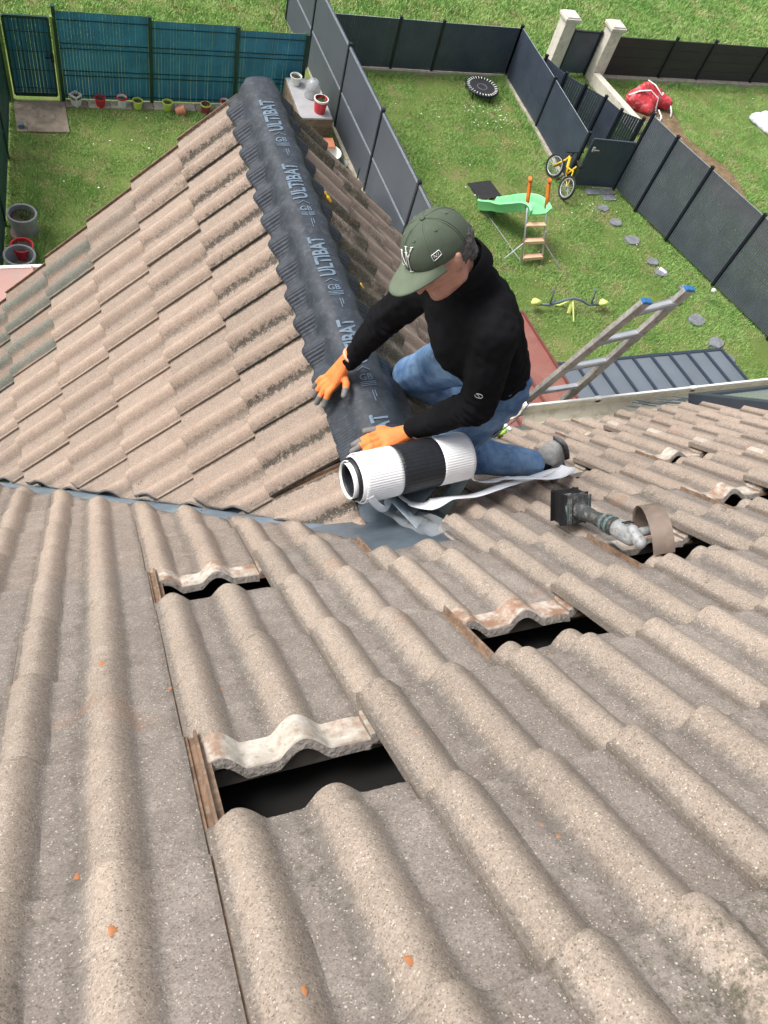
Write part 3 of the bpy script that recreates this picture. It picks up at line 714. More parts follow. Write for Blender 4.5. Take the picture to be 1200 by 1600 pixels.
zt = V3((0, 0, 1))
glove((.900, 1.045, -.702), (.835, 1.047, -.728), [fing((.797, 1.075, -.742), (.712, 1.066, -.772), .012, zt), fing((.792, 1.055, -.738), (.699, 1.040, -.772), .012, zt), fing((.795, 1.034, -.738), (.705, 1.010, -.772), .012, zt), fing((.803, 1.015, -.740), (.728, .985, -.765), .012, zt)],
      [(.845, 1.075, -.730), (.820, 1.092, -.735), (.795, 1.098, -.742), (.762, 1.102, -.750)], zt, (nel - nwr).normalized())
# hair
blob('hair', [[(H(-.020, 0, .012), 1, (hf * .086, hl * .080, hu * .082))], [(H(-.052, 0, -.035), .040), (H(-.055, .035, -.03), .032), (H(-.055, -.035, -.03), .032)]], HAIR, man, .005, 2, lambda p: .004 * noise.noise(p * 90), cuts=[(H(.055, 0, 0), tuple(hf)), ])
# cap
def cap_pt(az, t, off=0):
    """az: 0 front; t: 0 base .. 1 apex"""
    e = t * math.pi / 2; cr = math.cos(e) ** .82; sr = math.sin(e) ** .95
    f = (.106 if math.cos(az) > 0 else .103) * math.cos(az) * cr; l = .086 * math.sin(az) * cr; u = .028 + .100 * sr - .016 * math.cos(az + math.pi) * (1 - t) * .5
    p = H(f - .004 * t, l, u); n_ = (hf * math.cos(az) * math.cos(e) + hl * math.sin(az) * math.cos(e) + hu * math.sin(e)).normalized(); return p + n_ * off
bm = bmesh.new(); rings = []; na = 48
for j in range(14):
    t = j / 14; rings.append([bm.verts.new(cap_pt(2 * math.pi * k / na, t, (-.0016 if k % 8 == 0 else 0) + .0012 * noise.noise(cap_pt(2 * math.pi * k / na, t) * 30))) for k in range(na)])
top = bm.verts.new(cap_pt(0, 1))
low = [bm.verts.new(cap_pt(2 * math.pi * k / na, 0, -.003) - hu * .004) for k in range(na)]
for A, Bq in zip([low] + rings[:-1], rings): 
    for k in range(na): bm.faces.new((A[k], A[(k + 1) % na], Bq[(k + 1) % na], Bq[k]))
for k in range(na): bm.faces.new((rings[-1][k], rings[-1][(k + 1) % na], top))
cap = fin('cap', bm, CAPG, man, True)
one('button', CAPG, cap, lambda bm: add_lathe(bm, cap_pt(0, 1, -.001), [(.0085, 0), (.008, .004), (.004, .006)], 14, True, Matrix((hf, hl, hu)).transposed()), True)
def seams(bm):
    for k in range(6):
        a = k * math.pi / 3
        for d_ in (-.045, .045): add_tube(bm, [cap_pt(a + d_ * (.6 + (j / 10)), j / 10.5, .0004) for j in range(11)], .0009, 5)
one('panel_seams', CAPB, cap, seams, True)
for k in range(6):
    a = k * math.pi / 3 + math.pi / 6; p = cap_pt(a, .62, .0006); q = (p - HC).normalized(); x, y, z = frame_from(q)
    one('eyelet', CAPB, cap, lambda bm: add_tube(bm, [p + x * .004 * math.cos(c) + y * .004 * math.sin(c) for c in np.linspace(0, 2 * math.pi, 10)[:-1]], .0013, 5, True), True)
def brim(bm):
    nr, nc = 8, 24; g = []
    for lay in (0, 1):
        for i in range(nr + 1):
            row = []
            for j in range(nc + 1):
                a = -1.22 + 2.44 * j / nc; base = cap_pt(a, .0) ; q = j / nc * 2 - 1
                ext = .075 * (1 - abs(q) ** 2.6) * i / nr; 
                p = base + hf * ext + hl * q * .004 * i / nr - hu * (.006 * i / nr + .30 * (q * .07) ** 2 * 10 * i / nr + .018 * (i / nr) ** 1 * (1 - q * q) * .6) - hu * .003 * lay
                row.append(bm.verts.new(p))
            g.append(row)
    for L0 in (0, nr + 1):
        for i in range(nr):
            for j in range(nc): bm.faces.new((g[L0 + i][j], g[L0 + i][j + 1], g[L0 + i + 1][j + 1], g[L0 + i + 1][j]))
    for j in range(nc): bm.faces.new((g[nr][j], g[nr][j + 1], g[2 * nr + 1][j + 1], g[2 * nr + 1][j]))
one('brim', CAPB, cap, brim, True)
def strokes(bm, segs, azc, tc, w_, mirror=1):
    for a, b in segs:
        pts = [cap_pt(azc - mirror * (a[0] + (b[0] - a[0]) * q) / .09, tc + (a[1] + (b[1] - a[1]) * q) / .13, .0016) for q in np.linspace(0, 1, 6)]
        add_tube(bm, pts, w_, 6, flat=.5)
def cap_letters(bm):
    K = lambda x, y: (x * 1.25 + y * .12, y * 1.25)
    seg = [((-.019, -.016), (-.019, .015)), ((-.019, .015), (.003, -.016)), ((.003, -.016), (.003, .015)), ((-.024, .015), (-.014, .015)), ((-.024, -.016), (-.014, -.016)), ((-.002, .015), (.008, .015)),
           ((-.002, .026), (.010, .004)), ((.022, .026), (.010, .004)), ((.010, .004), (.010, -.024)), ((.005, -.024), (.015, -.024)), ((-.007, .026), (.003, .026)), ((.017, .026), (.027, .026))]
    strokes(bm, [(K(*p), K(*q)) for p, q in seg], .10, .25, .0019, -1)
one('cap_letters', WHT, cap, cap_letters, True)
one('cap_side_mark', WHT, cap, lambda bm: strokes(bm, [((-.012, -.008), (-.012, .007)), ((-.012, .007), (.011, .010)), ((.011, .010), (.013, -.002)), ((.013, -.002), (-.010, -.008)), ((-.007, -.002), (-.006, .004)), ((-.006, .004), (0, -.002)), ((0, -.002), (.002, .005)), ((.005, -.001), (.007, .006))], 1.18, .20, .0011, -1), True)
# shoes
def shoe(a, d, n):
    a, d, n = V3(a), V3(d).normalized(), V3(n).normalized(); n = (n - d * n.dot(d)).normalized(); s = d.cross(n)
    o = blob('shoe', [[(a - d * .01 , .042), (a + d * .03 - n * .0, .045)], [(a + d * .03, .042), (a + d * .115 - n * .015, .040), (a + d * .165 - n * .025, .032)], [(a - n * .035, .034), (a - n * .04 + d * .14, .030)]], SHOE, man, .005, 3)
    one('sole', SOLE, o, lambda bm: add_tube(bm, [a - n * .070 - d * .030, a - n * .074, a - n * .072 + d * .07, a - n * .066 + d * .14, a - n * .058 + d * .17], [.024, .036, .040, .040, .024], 14, False, .30, up=n), True)
    def lines(bm):
        for q in (.02, .045, .07, .095):
            add_tube(bm, [a + d * (q + .04) - n * .03 + s * .047, a + d * (q + .01) + n * .01 + s * .048, a + d * q + n * .042 + s * .018], .0040, 5); add_tube(bm, [a + d * (q + .04) - n * .03 - s * .047, a + d * (q + .01) + n * .01 - s * .048, a + d * q + n * .042 - s * .018], .0040, 5)
    one('stripe', SOLE, o, lines, True)
blob('sock', [[(an + V3((-.03, 0, 0)), .046), (an + V3((.03, .0, -.005)), .044)]], BLACK, man, .006, 2)
shoe(an + V3((.045, .01, .03)), (.42, .10, -.62), (-.75, -.35, .15)); shoe(af + V3((.05, 0, -.02)), (.5, .1, -.8), (.5, 0, .5))
# ================================================================== the ground
GZ = -7.2
def grass_material(name, a, b, dry, dryamt=.5):
    m, nt, B = newmat(name); g = N(nt, 'ShaderNodeNewGeometry'); P = g.outputs['Position']
    c = mix(nt, ramp(nt, noi(nt, P, 1.1, 5, .6), .35, .65), a, b)
    c = mix(nt, ramp(nt, noi(nt, P, 2.6, 6, .7), .50, .68, 0, dryamt), c, dry)
    hv = N(nt, 'ShaderNodeHueSaturation'); nt.links.new(c, hv.inputs['Color'])
    nt.links.new(ramp(nt, noi(nt, P, 38, 4, .7), .25, .75, .6, 1.45), hv.inputs['Value'])
    nt.links.new(hv.outputs[0], B.inputs['Base Color']); B.inputs['Roughness'].default_value = .9; B.inputs['Specular IOR Level'].default_value = .2
    return m
GROUND = grass_material('lawn_soil', (.10, .15, .035), (.15, .20, .055), (.22, .18, .09), .7)
GRASS = grass_material('grass_blades', (.235, .42, .115), (.36, .52, .18), (.50, .46, .25), .8)
# one big sheet with gentle relief beyond the gardens
vs, fs = [], []; xs = np.concatenate([np.linspace(-90, -6, 12), np.linspace(-4, 22, 50), np.linspace(26, 120, 12)]); yy = np.concatenate([np.linspace(-30, -4, 6), np.linspace(-2, 26, 50), np.linspace(30, 220, 16)])
for y in yy:
    for x in xs:
        z = GZ - .012 + .015 * noise.noise(V3((x * .9, y * .9, 0)))
        if y > 15: z += .02 * (y - 15) + .03 * noise.noise(V3((x * .2, y * .2, 4)))
        vs.append((x, y, z))
nx = len(xs)
for j in range(len(yy) - 1):
    for i in range(nx - 1): a = j * nx + i; fs.append((a, a + 1, a + nx + 1, a + nx))
tagp(mobj('ground', vs, fs, GROUND, None, True), kind='structure')
def ground_z(x, y): return GZ - .012 + .015 * noise.noise(V3((x * .9, y * .9, 0))) + (.02 * (y - 15) + .03 * noise.noise(V3((x * .2, y * .2, 4))) if y > 15 else 0)
def dirtmask(x, y):   # the worn strip in the right-hand garden
    cx_ = 11.9 + .0 * y + (13.2 - y) * .13
    return (abs(x - cx_) < .42 + .15 * math.sin(y * 3)) and 8 < y < 13.3
def make_grass(name, boxes, seed):
    r = np.random.default_rng(seed); V_ = []
    for x0, x1, y0, y1, dens, h in boxes:
        n = int((x1 - x0) * (y1 - y0) * dens); x = r.uniform(x0, x1, n); y = r.uniform(y0, y1, n)
        k = (np.sin(x * 3.1 + 2 * np.sin(y * 1.7)) * np.sin(y * 2.7 + 1.5 * np.sin(x * 2.3)) + .6 * np.sin(x * 9 + y * 5) * np.sin(y * 11 - x * 4))
        keep = r.uniform(0, 1, n) < .78 + .25 * k
        cx_ = 12.24 + (13.2 - y) * .20; dm = (np.abs(x - cx_) < .42 + .15 * np.sin(y * 3)) & (y < 13.3) & (y > 6); keep &= ~(dm & (r.uniform(0, 1, n) < .93))
        for a0, a1, b0, b1 in ((-.56, .24, 11.9, 12.9), (7.0, 7.5, 10.2, 10.75), (.2, 4.6, 12.58, 12.9)): keep &= ~((x > a0) & (x < a1) & (y > b0) & (y < b1))
        keep &= ~((np.sin(x * 1.9 + 3 * np.sin(y * .8)) * np.sin(y * 2.1 + x) > .72) & (r.uniform(0, 1, n) < .55)); keep &= ~((np.hypot(x - 7.35, (y - 9.6) * .6) < .38) & (r.uniform(0, 1, n) < .5)); keep &= ~((np.hypot(x - 7.3, y - 10.7) < .45) & (r.uniform(0, 1, n) < .6))
        x, y, k = x[keep], y[keep], k[keep]; n = len(x); hh = h * r.uniform(.5, 1.3, n) * (1 + .35 * k); a = r.uniform(0, 2 * np.pi, n); wd = .0052 * (1 + (y > 14)) * r.uniform(.7, 1.4, n); ln = r.uniform(.2, 1.0, n) * hh; b = r.uniform(0, 2 * np.pi, n)
        z = GZ - .018 + np.where(y > 15, .02 * (y - 15), 0)
        p0 = np.stack([x - wd * np.cos(a), y - wd * np.sin(a), z], 1); p1 = np.stack([x + wd * np.cos(a), y + wd * np.sin(a), z], 1); p2 = np.stack([x + ln * np.cos(b), y + ln * np.sin(b), z + hh], 1)
        V_.append(np.stack([p0, p1, p2], 1).reshape(-1, 3))
    V_ = np.concatenate(V_); n = len(V_) // 3; me = bpy.data.meshes.new(name); me.vertices.add(3 * n); me.vertices.foreach_set('co', V_.ravel().astype(np.float32))
    me.loops.add(3 * n); me.loops.foreach_set('vertex_index', np.arange(3 * n, dtype=np.int32)); me.polygons.add(n); me.polygons.foreach_set('loop_start', np.arange(0, 3 * n, 3, dtype=np.int32))
    me.update(); me.validate(); me.materials.append(GRASS); o = bpy.data.objects.new(name, me); COL.objects.link(o); tagp(o, kind='stuff'); return o
g1 = make_grass('grass', [(-1, 4.8, 7.5, 12.8, 5200, .040), (4.9, 10.9, 5.0, 14.0, 5200, .045), (8.78, 9.02, 10.7, 14.0, 6000, .10), (5.0, 9.0, 13.85, 14.02, 6000, .09), (4.95, 5.15, 7.5, 14, 6000, .10), (-.55, -.35, 8.8, 11.9, 6000, .10), (11.5, 16.5, 13.9, 14.08, 6000, .09), (10.4, 16.5, 6.5, 14.1, 4200, .05)], 1)
tagp(g1, 'short patchy green lawn grass inside the fenced gardens', 'grass')
g2 = make_grass('meadow_grass', [(-3, 20, 14.2, 19, 2600, .075)], 2); tagp(g2, 'longer meadow grass growing in the field behind the fences', 'grass')
def make_soil(name, pts, mat, h=.004):
    bm = bmesh.new(); v = [bm.verts.new((x, y, GZ + h)) for x, y in pts]; f = bm.faces.new(v); bmesh.ops.triangulate(bm, faces=[f]); return fin(name, bm, mat)
EARTH = simple('worn_brown_earth', (.19, .125, .07), .95, var=.35, scale=7, bmp=.8, bscale=40, dirt=(.10, .10, .035), dirtamt=.7)
P_ = []
for i in range(26): y = 13.3 - i * .27; P_.append((12.24 + (13.2 - y) * .20 - .42 - .12 * math.sin(y * 5), y))
Q_ = [(12.24 + (13.2 - y) * .20 + .42 + .15 * math.sin(y * 3), y) for y in [13.3 - i * .27 for i in range(26)]]
tagp(make_soil('earth_path', P_ + Q_[::-1], EARTH), kind='structure')
CONC = simple('aged_concrete', (.27, .225, .17), .9, var=.3, scale=5, bmp=.5, bscale=60, dirt=(.11, .095, .07), dirtamt=.7)
PAVE = simple('pale_kerb_concrete', (.42, .38, .30), .9, var=.2, scale=6, bmp=.4, dirt=(.18, .16, .11), dirtamt=.6)
SLATE = simple('grey_slate', (.20, .21, .23), .7, var=.3, scale=14, bmp=.5, bscale=50, dirt=(.10, .12, .06), dirtamt=.4)
tagp(one('concrete_slab', CONC, None, lambda bm: add_box(bm, (-.15, 12.32, GZ - .01), (.78, .78, .06)), bevel=.006), 'stained brown concrete slab on the lawn in front of the green gate', 'slab')
kb = thing('paving_strip', 'strip of pale square slabs along the foot of the green fence', 'paving', (2.4, 12.72, GZ))
for i in range(12): one('slab', PAVE if i % 3 else CONC, kb, lambda bm: add_box(bm, (.42 + i * .355, 12.70, GZ - .005 + .004 * random.random()), (.345, .20, .03)), bevel=.003)
# ---- fences
TEAL = simple('teal_privacy_slat', (.024, .180, .275), .55, var=.25, scale=2.5, bmp=.1)
DGREEN = simple('dark_green_metal', (.010, .045, .030), .45, .2, var=.15)
LGREEN = simple('mossy_light_green_edge', (.17, .27, .06), .7, var=.3, scale=8)
ANTH = simple('anthracite_metal', (.058, .074, .105), .45, .2, var=.15, scale=3)
ANTHD = simple('dark_post_metal', (.010, .013, .022), .45, .2, var=.1)
PANEL = simple('anthracite_panel', (.070, .080, .098), .55, var=.1, scale=2)
WIREW = simple('galvanised_wire', (.42, .46, .50), .5, .3, var=.1)
def post(bm, x, y, h, w_=.05, z0=GZ): add_box(bm, (x, y, z0 + h / 2), (w_, w_, h)); add_box(bm, (x, y, z0 + h + .006), (w_ + .008, w_ + .008, .012))
def slats(bm, a, b, h0, h1, pitch, wd, th=.006, z0=GZ, jit=0.):
    a, b = V3(a), V3(b); L = (b - a).length; d = (b - a).normalized(); n = max(1, int(L / pitch)); wd = wd * (L / n) / pitch; ang = math.atan2(d.y, d.x); M = Matrix.Rotation(ang, 3, 'Z')
    for i in range(n):
        p = a + d * ((i + .5) * L / n) + V3((0, 0, z0 + (h0 + h1) / 2)); j = random.uniform(-jit, jit)
        add_box(bm, p + V3((0, 0, j)), (wd * random.uniform(.92, 1.0), th, h1 - h0), M @ Matrix.Rotation(random.uniform(-jit, jit), 3, 'Y'))
def rails(bm, a, b, hs_, t=.010, z0=GZ, off=0.0):
    a, b = V3(a), V3(b); nn = V3((-(b - a).y, (b - a).x, 0)).normalized() * off
    for h in hs_: add_bar(bm, a + nn + V3((0, 0, z0 + h)), b + nn + V3((0, 0, z0 + h)), t, t)
def spiked(bm, a, b, h, z0=GZ, n=None):
    a, b = V3(a), V3(b); n = n or int((b - a).length / .05)
    for i in range(n): p = a.lerp(b, (i + .5) / n); add_box(bm, p + V3((0, 0, z0 + h)), (.005, .005, .03))
gf = thing('green_fence', 'teal slatted garden fence with dark green posts and pots along its foot', 'fence', (2.4, 12.82, GZ))
gx = [.235, 1.655, 3.07, 4.26]; hts = [1.50, 1.43, 1.36, 1.30]
for i in range(3):
    a, b = (gx[i] + .03, 12.82, 0), (gx[i + 1] - .03, 12.82, 0)
    o = one('slat_screen', TEAL, gf, lambda bm: slats(bm, a, b, .02, 1.42 - .06 * i, .047, .0468, jit=.002)); o['kind'] = 'stuff'
    one('rail', DGREEN, gf, lambda bm: rails(bm, a, b, (.08, .42, .50, .86, .94, 1.30 - .05 * i), .010, off=-.012))
    one('top_edge', LGREEN, gf, lambda bm: (rails(bm, a, b, (1.425 - .06 * i,), .008), spiked(bm, a, b, 1.44 - .06 * i)))
for x, h in zip(gx, hts): one('post', DGREEN, gf, lambda bm: post(bm, x, 12.80, h, .055))
gg = thing('green_gate', 'narrow green barred gate backed with blue-green slats at the end of the teal fence', 'gate', (-.15, 12.8, GZ))
one('gate_frame', DGREEN, gg, lambda bm: (add_bar(bm, (-.49, 12.80, GZ + .08), (-.49, 12.80, GZ + 1.32), .04, .04), add_bar(bm, (.14, 12.80, GZ + .08), (.14, 12.80, GZ + 1.32), .04, .04), rails(bm, (-.49, 12.80, 0), (.14, 12.80, 0), (.08, 1.32), .04)))
o = one('slat_screen', TEAL, gg, lambda bm: slats(bm, (-.47, 12.825, 0), (.12, 12.825, 0), .1, 1.3, .05, .0495)); o['kind'] = 'stuff'
for i in range(8): one('bar', DGREEN, gg, lambda bm: add_bar(bm, (-.42 + i * .07, 12.79, GZ + .1), (-.42 + i * .07, 12.79, GZ + 1.3), .012, .012))
one('rail', DGREEN, gg, lambda bm: rails(bm, (-.49, 12.79, 0), (.14, 12.79, 0), (.2, .5, .8, 1.1), .008))
for x in (-.555, .20): one('post', LGREEN, gg, lambda bm: post(bm, x, 12.80, 1.34, .05))
one('handle', ANTHD, gg, lambda bm: (add_box(bm, (.14, 12.76, GZ + .72), (.05, .03, .14)), add_bar(bm, (.14, 12.73, GZ + .74), (.03, 12.73, GZ + .74), .02, .02)), bevel=.004)
lf = thing('side_fence', 'dark green slatted fence running down the left edge of the lawn beside the grey pots', 'fence', (-.8, 10, GZ))
pa = [(-.60, 12.75), (-.72, 11.3), (-.86, 9.8), (-1.0, 8.3), (-1.1, 6.9)]
for i in range(4):
    a, b = (*pa[i], 0), (*pa[i + 1], 0)
    o = one('slat_screen', simple('dark_green_slat', (.014, .060, .052), .5, var=.3, scale=4), lf, lambda bm: slats(bm, a, b, .02, 1.35, .055, .04, jit=.012)); o['kind'] = 'stuff'
    one('rail', DGREEN, lf, lambda bm: rails(bm, a, b, (.1, .5, .9, 1.3), .01, off=.014))
for x, y in pa: one('post', DGREEN, lf, lambda bm: post(bm, x, y, 1.40, .05))
# dividing fence of solid anthracite panels
df = thing('panel_fence', 'tall anthracite panel fence with perforated bands dividing the two gardens', 'fence', (4.9, 11, GZ))
dy_ = [15.6, 14.05, 12.2, 10.45, 8.75, 7.05, 5.4]
def fx(y): return 4.80 + (12.2 - y) * .03
def dots(bm, a, b, h, rows=2):
    a, b = V3(a), V3(b); n = int((b - a).length / .035)
    for r_ in range(rows):
        for i in range(n): p = a.lerp(b, (i + .5) / n); add_box(bm, p + V3((0, 0, GZ + h + r_ * .022 - .01)), (.034, .020, .012))
for i in range(6):
    a, b = (fx(dy_[i]), dy_[i] - .03, 0), (fx(dy_[i + 1]), dy_[i + 1] + .03, 0); h = 1.50
    for h0, h1 in ((.05, .66), (.74, h - .05)): one('panel', PANEL, df, lambda bm: slats(bm, a, b, h0, h1, 3., 1.68, .025) if 0 else add_box(bm, ((a[0] + b[0]) / 2, (a[1] + b[1]) / 2, GZ + (h0 + h1) / 2), (.025, a[1] - b[1], h1 - h0), Matrix.Rotation(.03, 3, 'Z')), bevel=.003)
    o = one('perforated_band', WIREW, df, lambda bm: (dots(bm, a, b, .70, 2), dots(bm, a, b, h - .01, 2), dots(bm, a, b, .03, 1)))
    o['kind'] = 'stuff'
    one('rail', ANTH, df, lambda bm: rails(bm, a, b, (.68, .72, h - .04, h + .02), .012))
for y in dy_: one('post', ANTHD, df, lambda bm: post(bm, fx(y), y, 1.54, .055))
one('footing', PAVE, df, lambda bm: add_box(bm, (4.82, 10.5, GZ + .0), (.16, 10.2, .09)))
def slat_fence(name, label, pts, h, parent_loc, mat=ANTH, pitch=.05, wd=.036, foot=True, h0=.06, posts=None, postw=.05, group=None, base=0, hs_=None, tops=True):
    t = thing(name, label, 'fence', parent_loc, group)
    for i in range(len(pts) - 1):
        hh = hs_[i] if hs_ else h
        a, b = V3((*pts[i], 0)), V3((*pts[i + 1], 0)); d = (b - a).normalized() * .03
        o = one('slat_screen', mat, t, lambda bm: slats(bm, a + d, b - d, h0 + base, hh, pitch, wd, .012)); o['kind'] = 'stuff'
        one('rail', mat, t, lambda bm: rails(bm, a + d, b - d, [base + hh * q for q in (.12, .45, .55, .97)], .012, off=.012))
        if tops: one('top_edge', WIREW, t, lambda bm: rails(bm, a + d, b - d, (hh + .004,), .007))
        if foot: one('footing', PAVE, t, lambda bm: add_box(bm, (a + b) / 2 + V3((0, 0, GZ)), ((b - a).length, .14, .10), Matrix.Rotation(math.atan2((b - a).y, (b - a).x), 3, 'Z')))
    for i, (x, y) in enumerate(pts): one('post', ANTHD, t, lambda bm: post(bm, x, y, (hs_[min(i, len(hs_) - 1)] if hs_ else h) + .04, postw))
    return t
slat_fence('slat_fence', 'anthracite slatted fence at the far end of the middle garden behind the small trampoline', [(5.0, 14.1), (6.45, 14.08), (7.34, 14.06), (9.05, 14.05)], 1.0, (7, 14, GZ), pitch=.046, wd=.043)
slat_fence('slat_fence', 'anthracite slatted fence leading down to the gate behind the yellow bicycle', [(9.05, 14.05), (9.06, 12.35), (9.04, 10.70)], 1.02, (9.1, 12.3, GZ), pitch=.046, wd=.043)
slat_fence('slat_fence', 'tall grey louvred slatted fence running beside the stepping stones on the right', [(10.02, 10.5), (10.2, 9.87), (10.47, 9.05), (10.86, 7.85), (11.3, 6.5), (11.75, 5.1)], 1.55, (10.5, 8.5, GZ), simple('grey_louvre_slat', (.095, .110, .135), .5, .1, var=.15, scale=3), pitch=.040, wd=.034, foot=False, tops=True)
slat_fence('slat_fence', 'stepped short anthracite fence behind the bicycle fence, below the white pillars', [(9.20, 13.1), (9.40, 12.55), (9.68, 12.2), (9.97, 11.85), (10.12, 11.45), (10.5, 11.2)], 1.0, (9.8, 12.2, GZ), pitch=.045, wd=.042, foot=False, tops=False)
gt = thing('garden_gate', 'dark blue-grey slatted garden gate closing the path beside the bicycle', 'gate', (9.7, 10.6, GZ))
o = one('slat_screen', ANTH, gt, lambda bm: slats(bm, (9.12, 10.60, 0), (9.97, 10.50, 0), .08, .98, .050, .0475, .012)); o['kind'] = 'stuff'
one('gate_frame', ANTH, gt, lambda bm: (add_bar(bm, (9.11, 10.60, GZ + .06), (9.11, 10.60, GZ + 1.0), .03, .03), add_bar(bm, (9.98, 10.50, GZ + .06), (9.98, 10.50, GZ + 1.0), .03, .03), rails(bm, (9.11, 10.60, 0), (9.98, 10.50, 0), (.06, 1.0), .03)))
one('handle', SHOE, gt, lambda bm: (add_box(bm, (9.17, 10.56, GZ + .82), (.05, .04, .09)), add_bar(bm, (9.17, 10.53, GZ + .82), (9.27, 10.52, GZ + .82), .02, .02)), bevel=.004)
tagp(one('doorstep', SLATE, None, lambda bm: (add_box(bm, (9.66, 10.42, GZ), (.62, .16, .05)), add_box(bm, (9.78, 10.25, GZ), (.28, .16, .04))), bevel=.004), 'grey stone step at the foot of the dark garden gate', 'step')
# pillars, blank panel between, black fence, low wall
CREAM = simple('cream_render', (.62, .58, .50), .85, var=.12, scale=4, bmp=.3, dirt=(.34, .30, .24), dirtamt=.5)
for x, y, lab in ((10.25, 14.35, 'cream rendered gate pillar with a flat cap, left one of the pair'), (11.25, 14.12, 'cream rendered gate pillar with a flat cap, beside the red bag')):
    t = thing('gate_pillar', lab, 'pillar', (x, y, GZ), 'gate pillars')
    one('shaft', CREAM, t, lambda bm: add_box(bm, (x, y, GZ + .56), (.27, .27, 1.12)), bevel=.006)
    one('pillar_cap', CREAM, t, lambda bm: (add_box(bm, (x, y, GZ + 1.15), (.36, .36, .06)), add_box(bm, (x, y, GZ + 1.19), (.30, .30, .03))), bevel=.008)
t = thing('blank_gate', 'dark solid gate panel between the two cream pillars', 'gate', (10.75, 14.2, GZ))
one('panel', ANTH, t, lambda bm: add_box(bm, (10.74, 14.24, GZ + .48), (.68, .03, .84)), bevel=.004); one('gate_frame', ANTHD, t, lambda bm: (add_box(bm, (11.07, 14.22, GZ + .50), (.04, .05, .95)), add_box(bm, (10.41, 14.24, GZ + .50), (.04, .05, .95)), add_box(bm, (10.74, 14.24, GZ + .93), (.70, .045, .03))))
BLK = simple('near_black_panel', (.026, .023, .025), .6, var=.12, scale=3)
bf = thing('black_fence', 'near-black solid panel fence with dark posts behind the red bag', 'fence', (13.5, 14.2, GZ)); bx = [11.42, 13.03, 14.10, 15.70, 17.3]
for i in range(4):
    for q in range(4): one('panel', BLK, bf, lambda bm: add_box(bm, ((bx[i] + bx[i + 1]) / 2, 14.22, GZ + .17 + q * .205), (bx[i + 1] - bx[i] - .05, .03, .198)), bevel=.003)
for x in bx[1:]: one('post', ANTHD, bf, lambda bm: post(bm, x, 14.20, .96, .055))
one('footing', PAVE, bf, lambda bm: add_box(bm, (14.3, 14.17, GZ + .02), (5.9, .16, .10)))
tagp(one('low_wall', CREAM, None, lambda bm: add_box(bm, (11.32, 13.1, GZ + .12), (.17, 1.75, .24), Matrix.Rotation(.17, 3, 'Z')), bevel=.006), 'low cream wall running from the pillar towards the bare earth', 'wall')
# ---- pots
def pcol(n, c): return simple(n, c, .5, var=.1, scale=8, bmp=.1)
SOIL = simple('potting_soil', (.06, .045, .03), .95, var=.4, scale=60, bmp=1); LEAF = simple('plant_leaf', (.10, .20, .045), .7, var=.4, scale=30)
PG = pcol('grey_plastic', (.25, .265, .28)); PR = pcol('red_plastic', (.55, .03, .045)); PLM = pcol('lime_plastic', (.46, .60, .10)); PWT = pcol('white_plastic', (.68, .70, .66)); PT = pcol('terracotta', (.50, .20, .11))
def pot(x, y, r, h, mat, label, plant=0, rimmat=None, z0=GZ, tilt=0, square=False, soil=True, name='flower_pot', saucer=False, taper=.76):
    t = thing(name, label, 'pot', (x, y, z0)); M = Matrix.Rotation(tilt, 3, 'Y'); n = 4 if square else 22
    one('vessel', mat, t, lambda bm: add_lathe(bm, (x, y, z0), [(r * taper, 0.003), (r * .97, h * .88), (r * .97, h), (r * .89, h), (r * .86, h * .8), (r * (taper - .08), .02)], n, True, M), not square, angle=40)
    one('rim', rimmat or mat, t, lambda bm: add_lathe(bm, (x, y, z0), [(r * .98, h * .86), (r * 1.03, h * .88), (r * 1.03, h * 1.005), (r * .90, h * 1.005), (r * .90, h * .9)], n, False, M), not square, angle=40)
    if soil: one('soil', SOIL, t, lambda bm: add_lathe(bm, (x, y, z0), [(r * .86, h * .72), (r * .84, h * .80)], 16, True, M))
    if saucer: one('saucer', pcol('mauve_saucer', (.30, .18, .18)), t, lambda bm: add_lathe(bm, (x, y, z0), [(r * .9, 0), (r * 1.05, .03), (r * 1.02, .035), (r * .85, .012)], 22), True)
    if plant:
        def leaves(bm):
            for i in range(int(plant)):
                a = random.uniform(0, 6.28); q = random.uniform(0, r * .7); p = V3((x + q * math.cos(a), y + q * math.sin(a), z0 + h * .8)); l = random.uniform(.4, 1) * h * .5; d = V3((random.uniform(-.5, .5), random.uniform(-.5, .5), 1)).normalized() * l; s = V3((math.cos(a), math.sin(a), 0)) * .008
                bm.faces.new([bm.verts.new(p - s), bm.verts.new(p + s), bm.verts.new(p + d * .6 + s * .9), bm.verts.new(p + d), bm.verts.new(p + d * .6 - s * .9)])
        o = one('plant', LEAF, t, leaves); o['kind'] = 'stuff'
    return t
pot(.42, 12.66, .10, .20, PWT, 'tall white square pot, nearest the green gate', 10, square=True)
pot(.80, 12.66, .085, .15, PR, 'red pot with dark stems beside the white square pot', 6)
pot(1.15, 12.66, .085, .18, PWT, 'white pot with a bright red lip in front of the teal fence', 0, PR)
pot(1.40, 12.64, .085, .14, PLM, 'lime green pot with brown soil just left of the second fence post', 4)
pot(1.89, 12.61, .085, .15, PLM, 'empty-looking lime green pot beside the tipped terracotta pot', 3)
pot(2.02, 12.55, .095, .17, PT, 'terracotta pot lying tipped against the lime pot', 0, tilt=math.radians(70), soil=False)
pot(2.53, 12.58, .085, .15, pcol('dark_red_plastic', (.28, .04, .05)), 'dark red pot with a lime rim and a green seedling', 8, PLM)
pot(2.88, 12.70, .080, .15, PWT, 'red and white pot half hidden by the tip of the ridge', 0, PR)
pot(-.60, 9.62, .195, .36, PG, 'large grey pot with dry grass standing on a mauve saucer', 26, saucer=True, taper=.8)
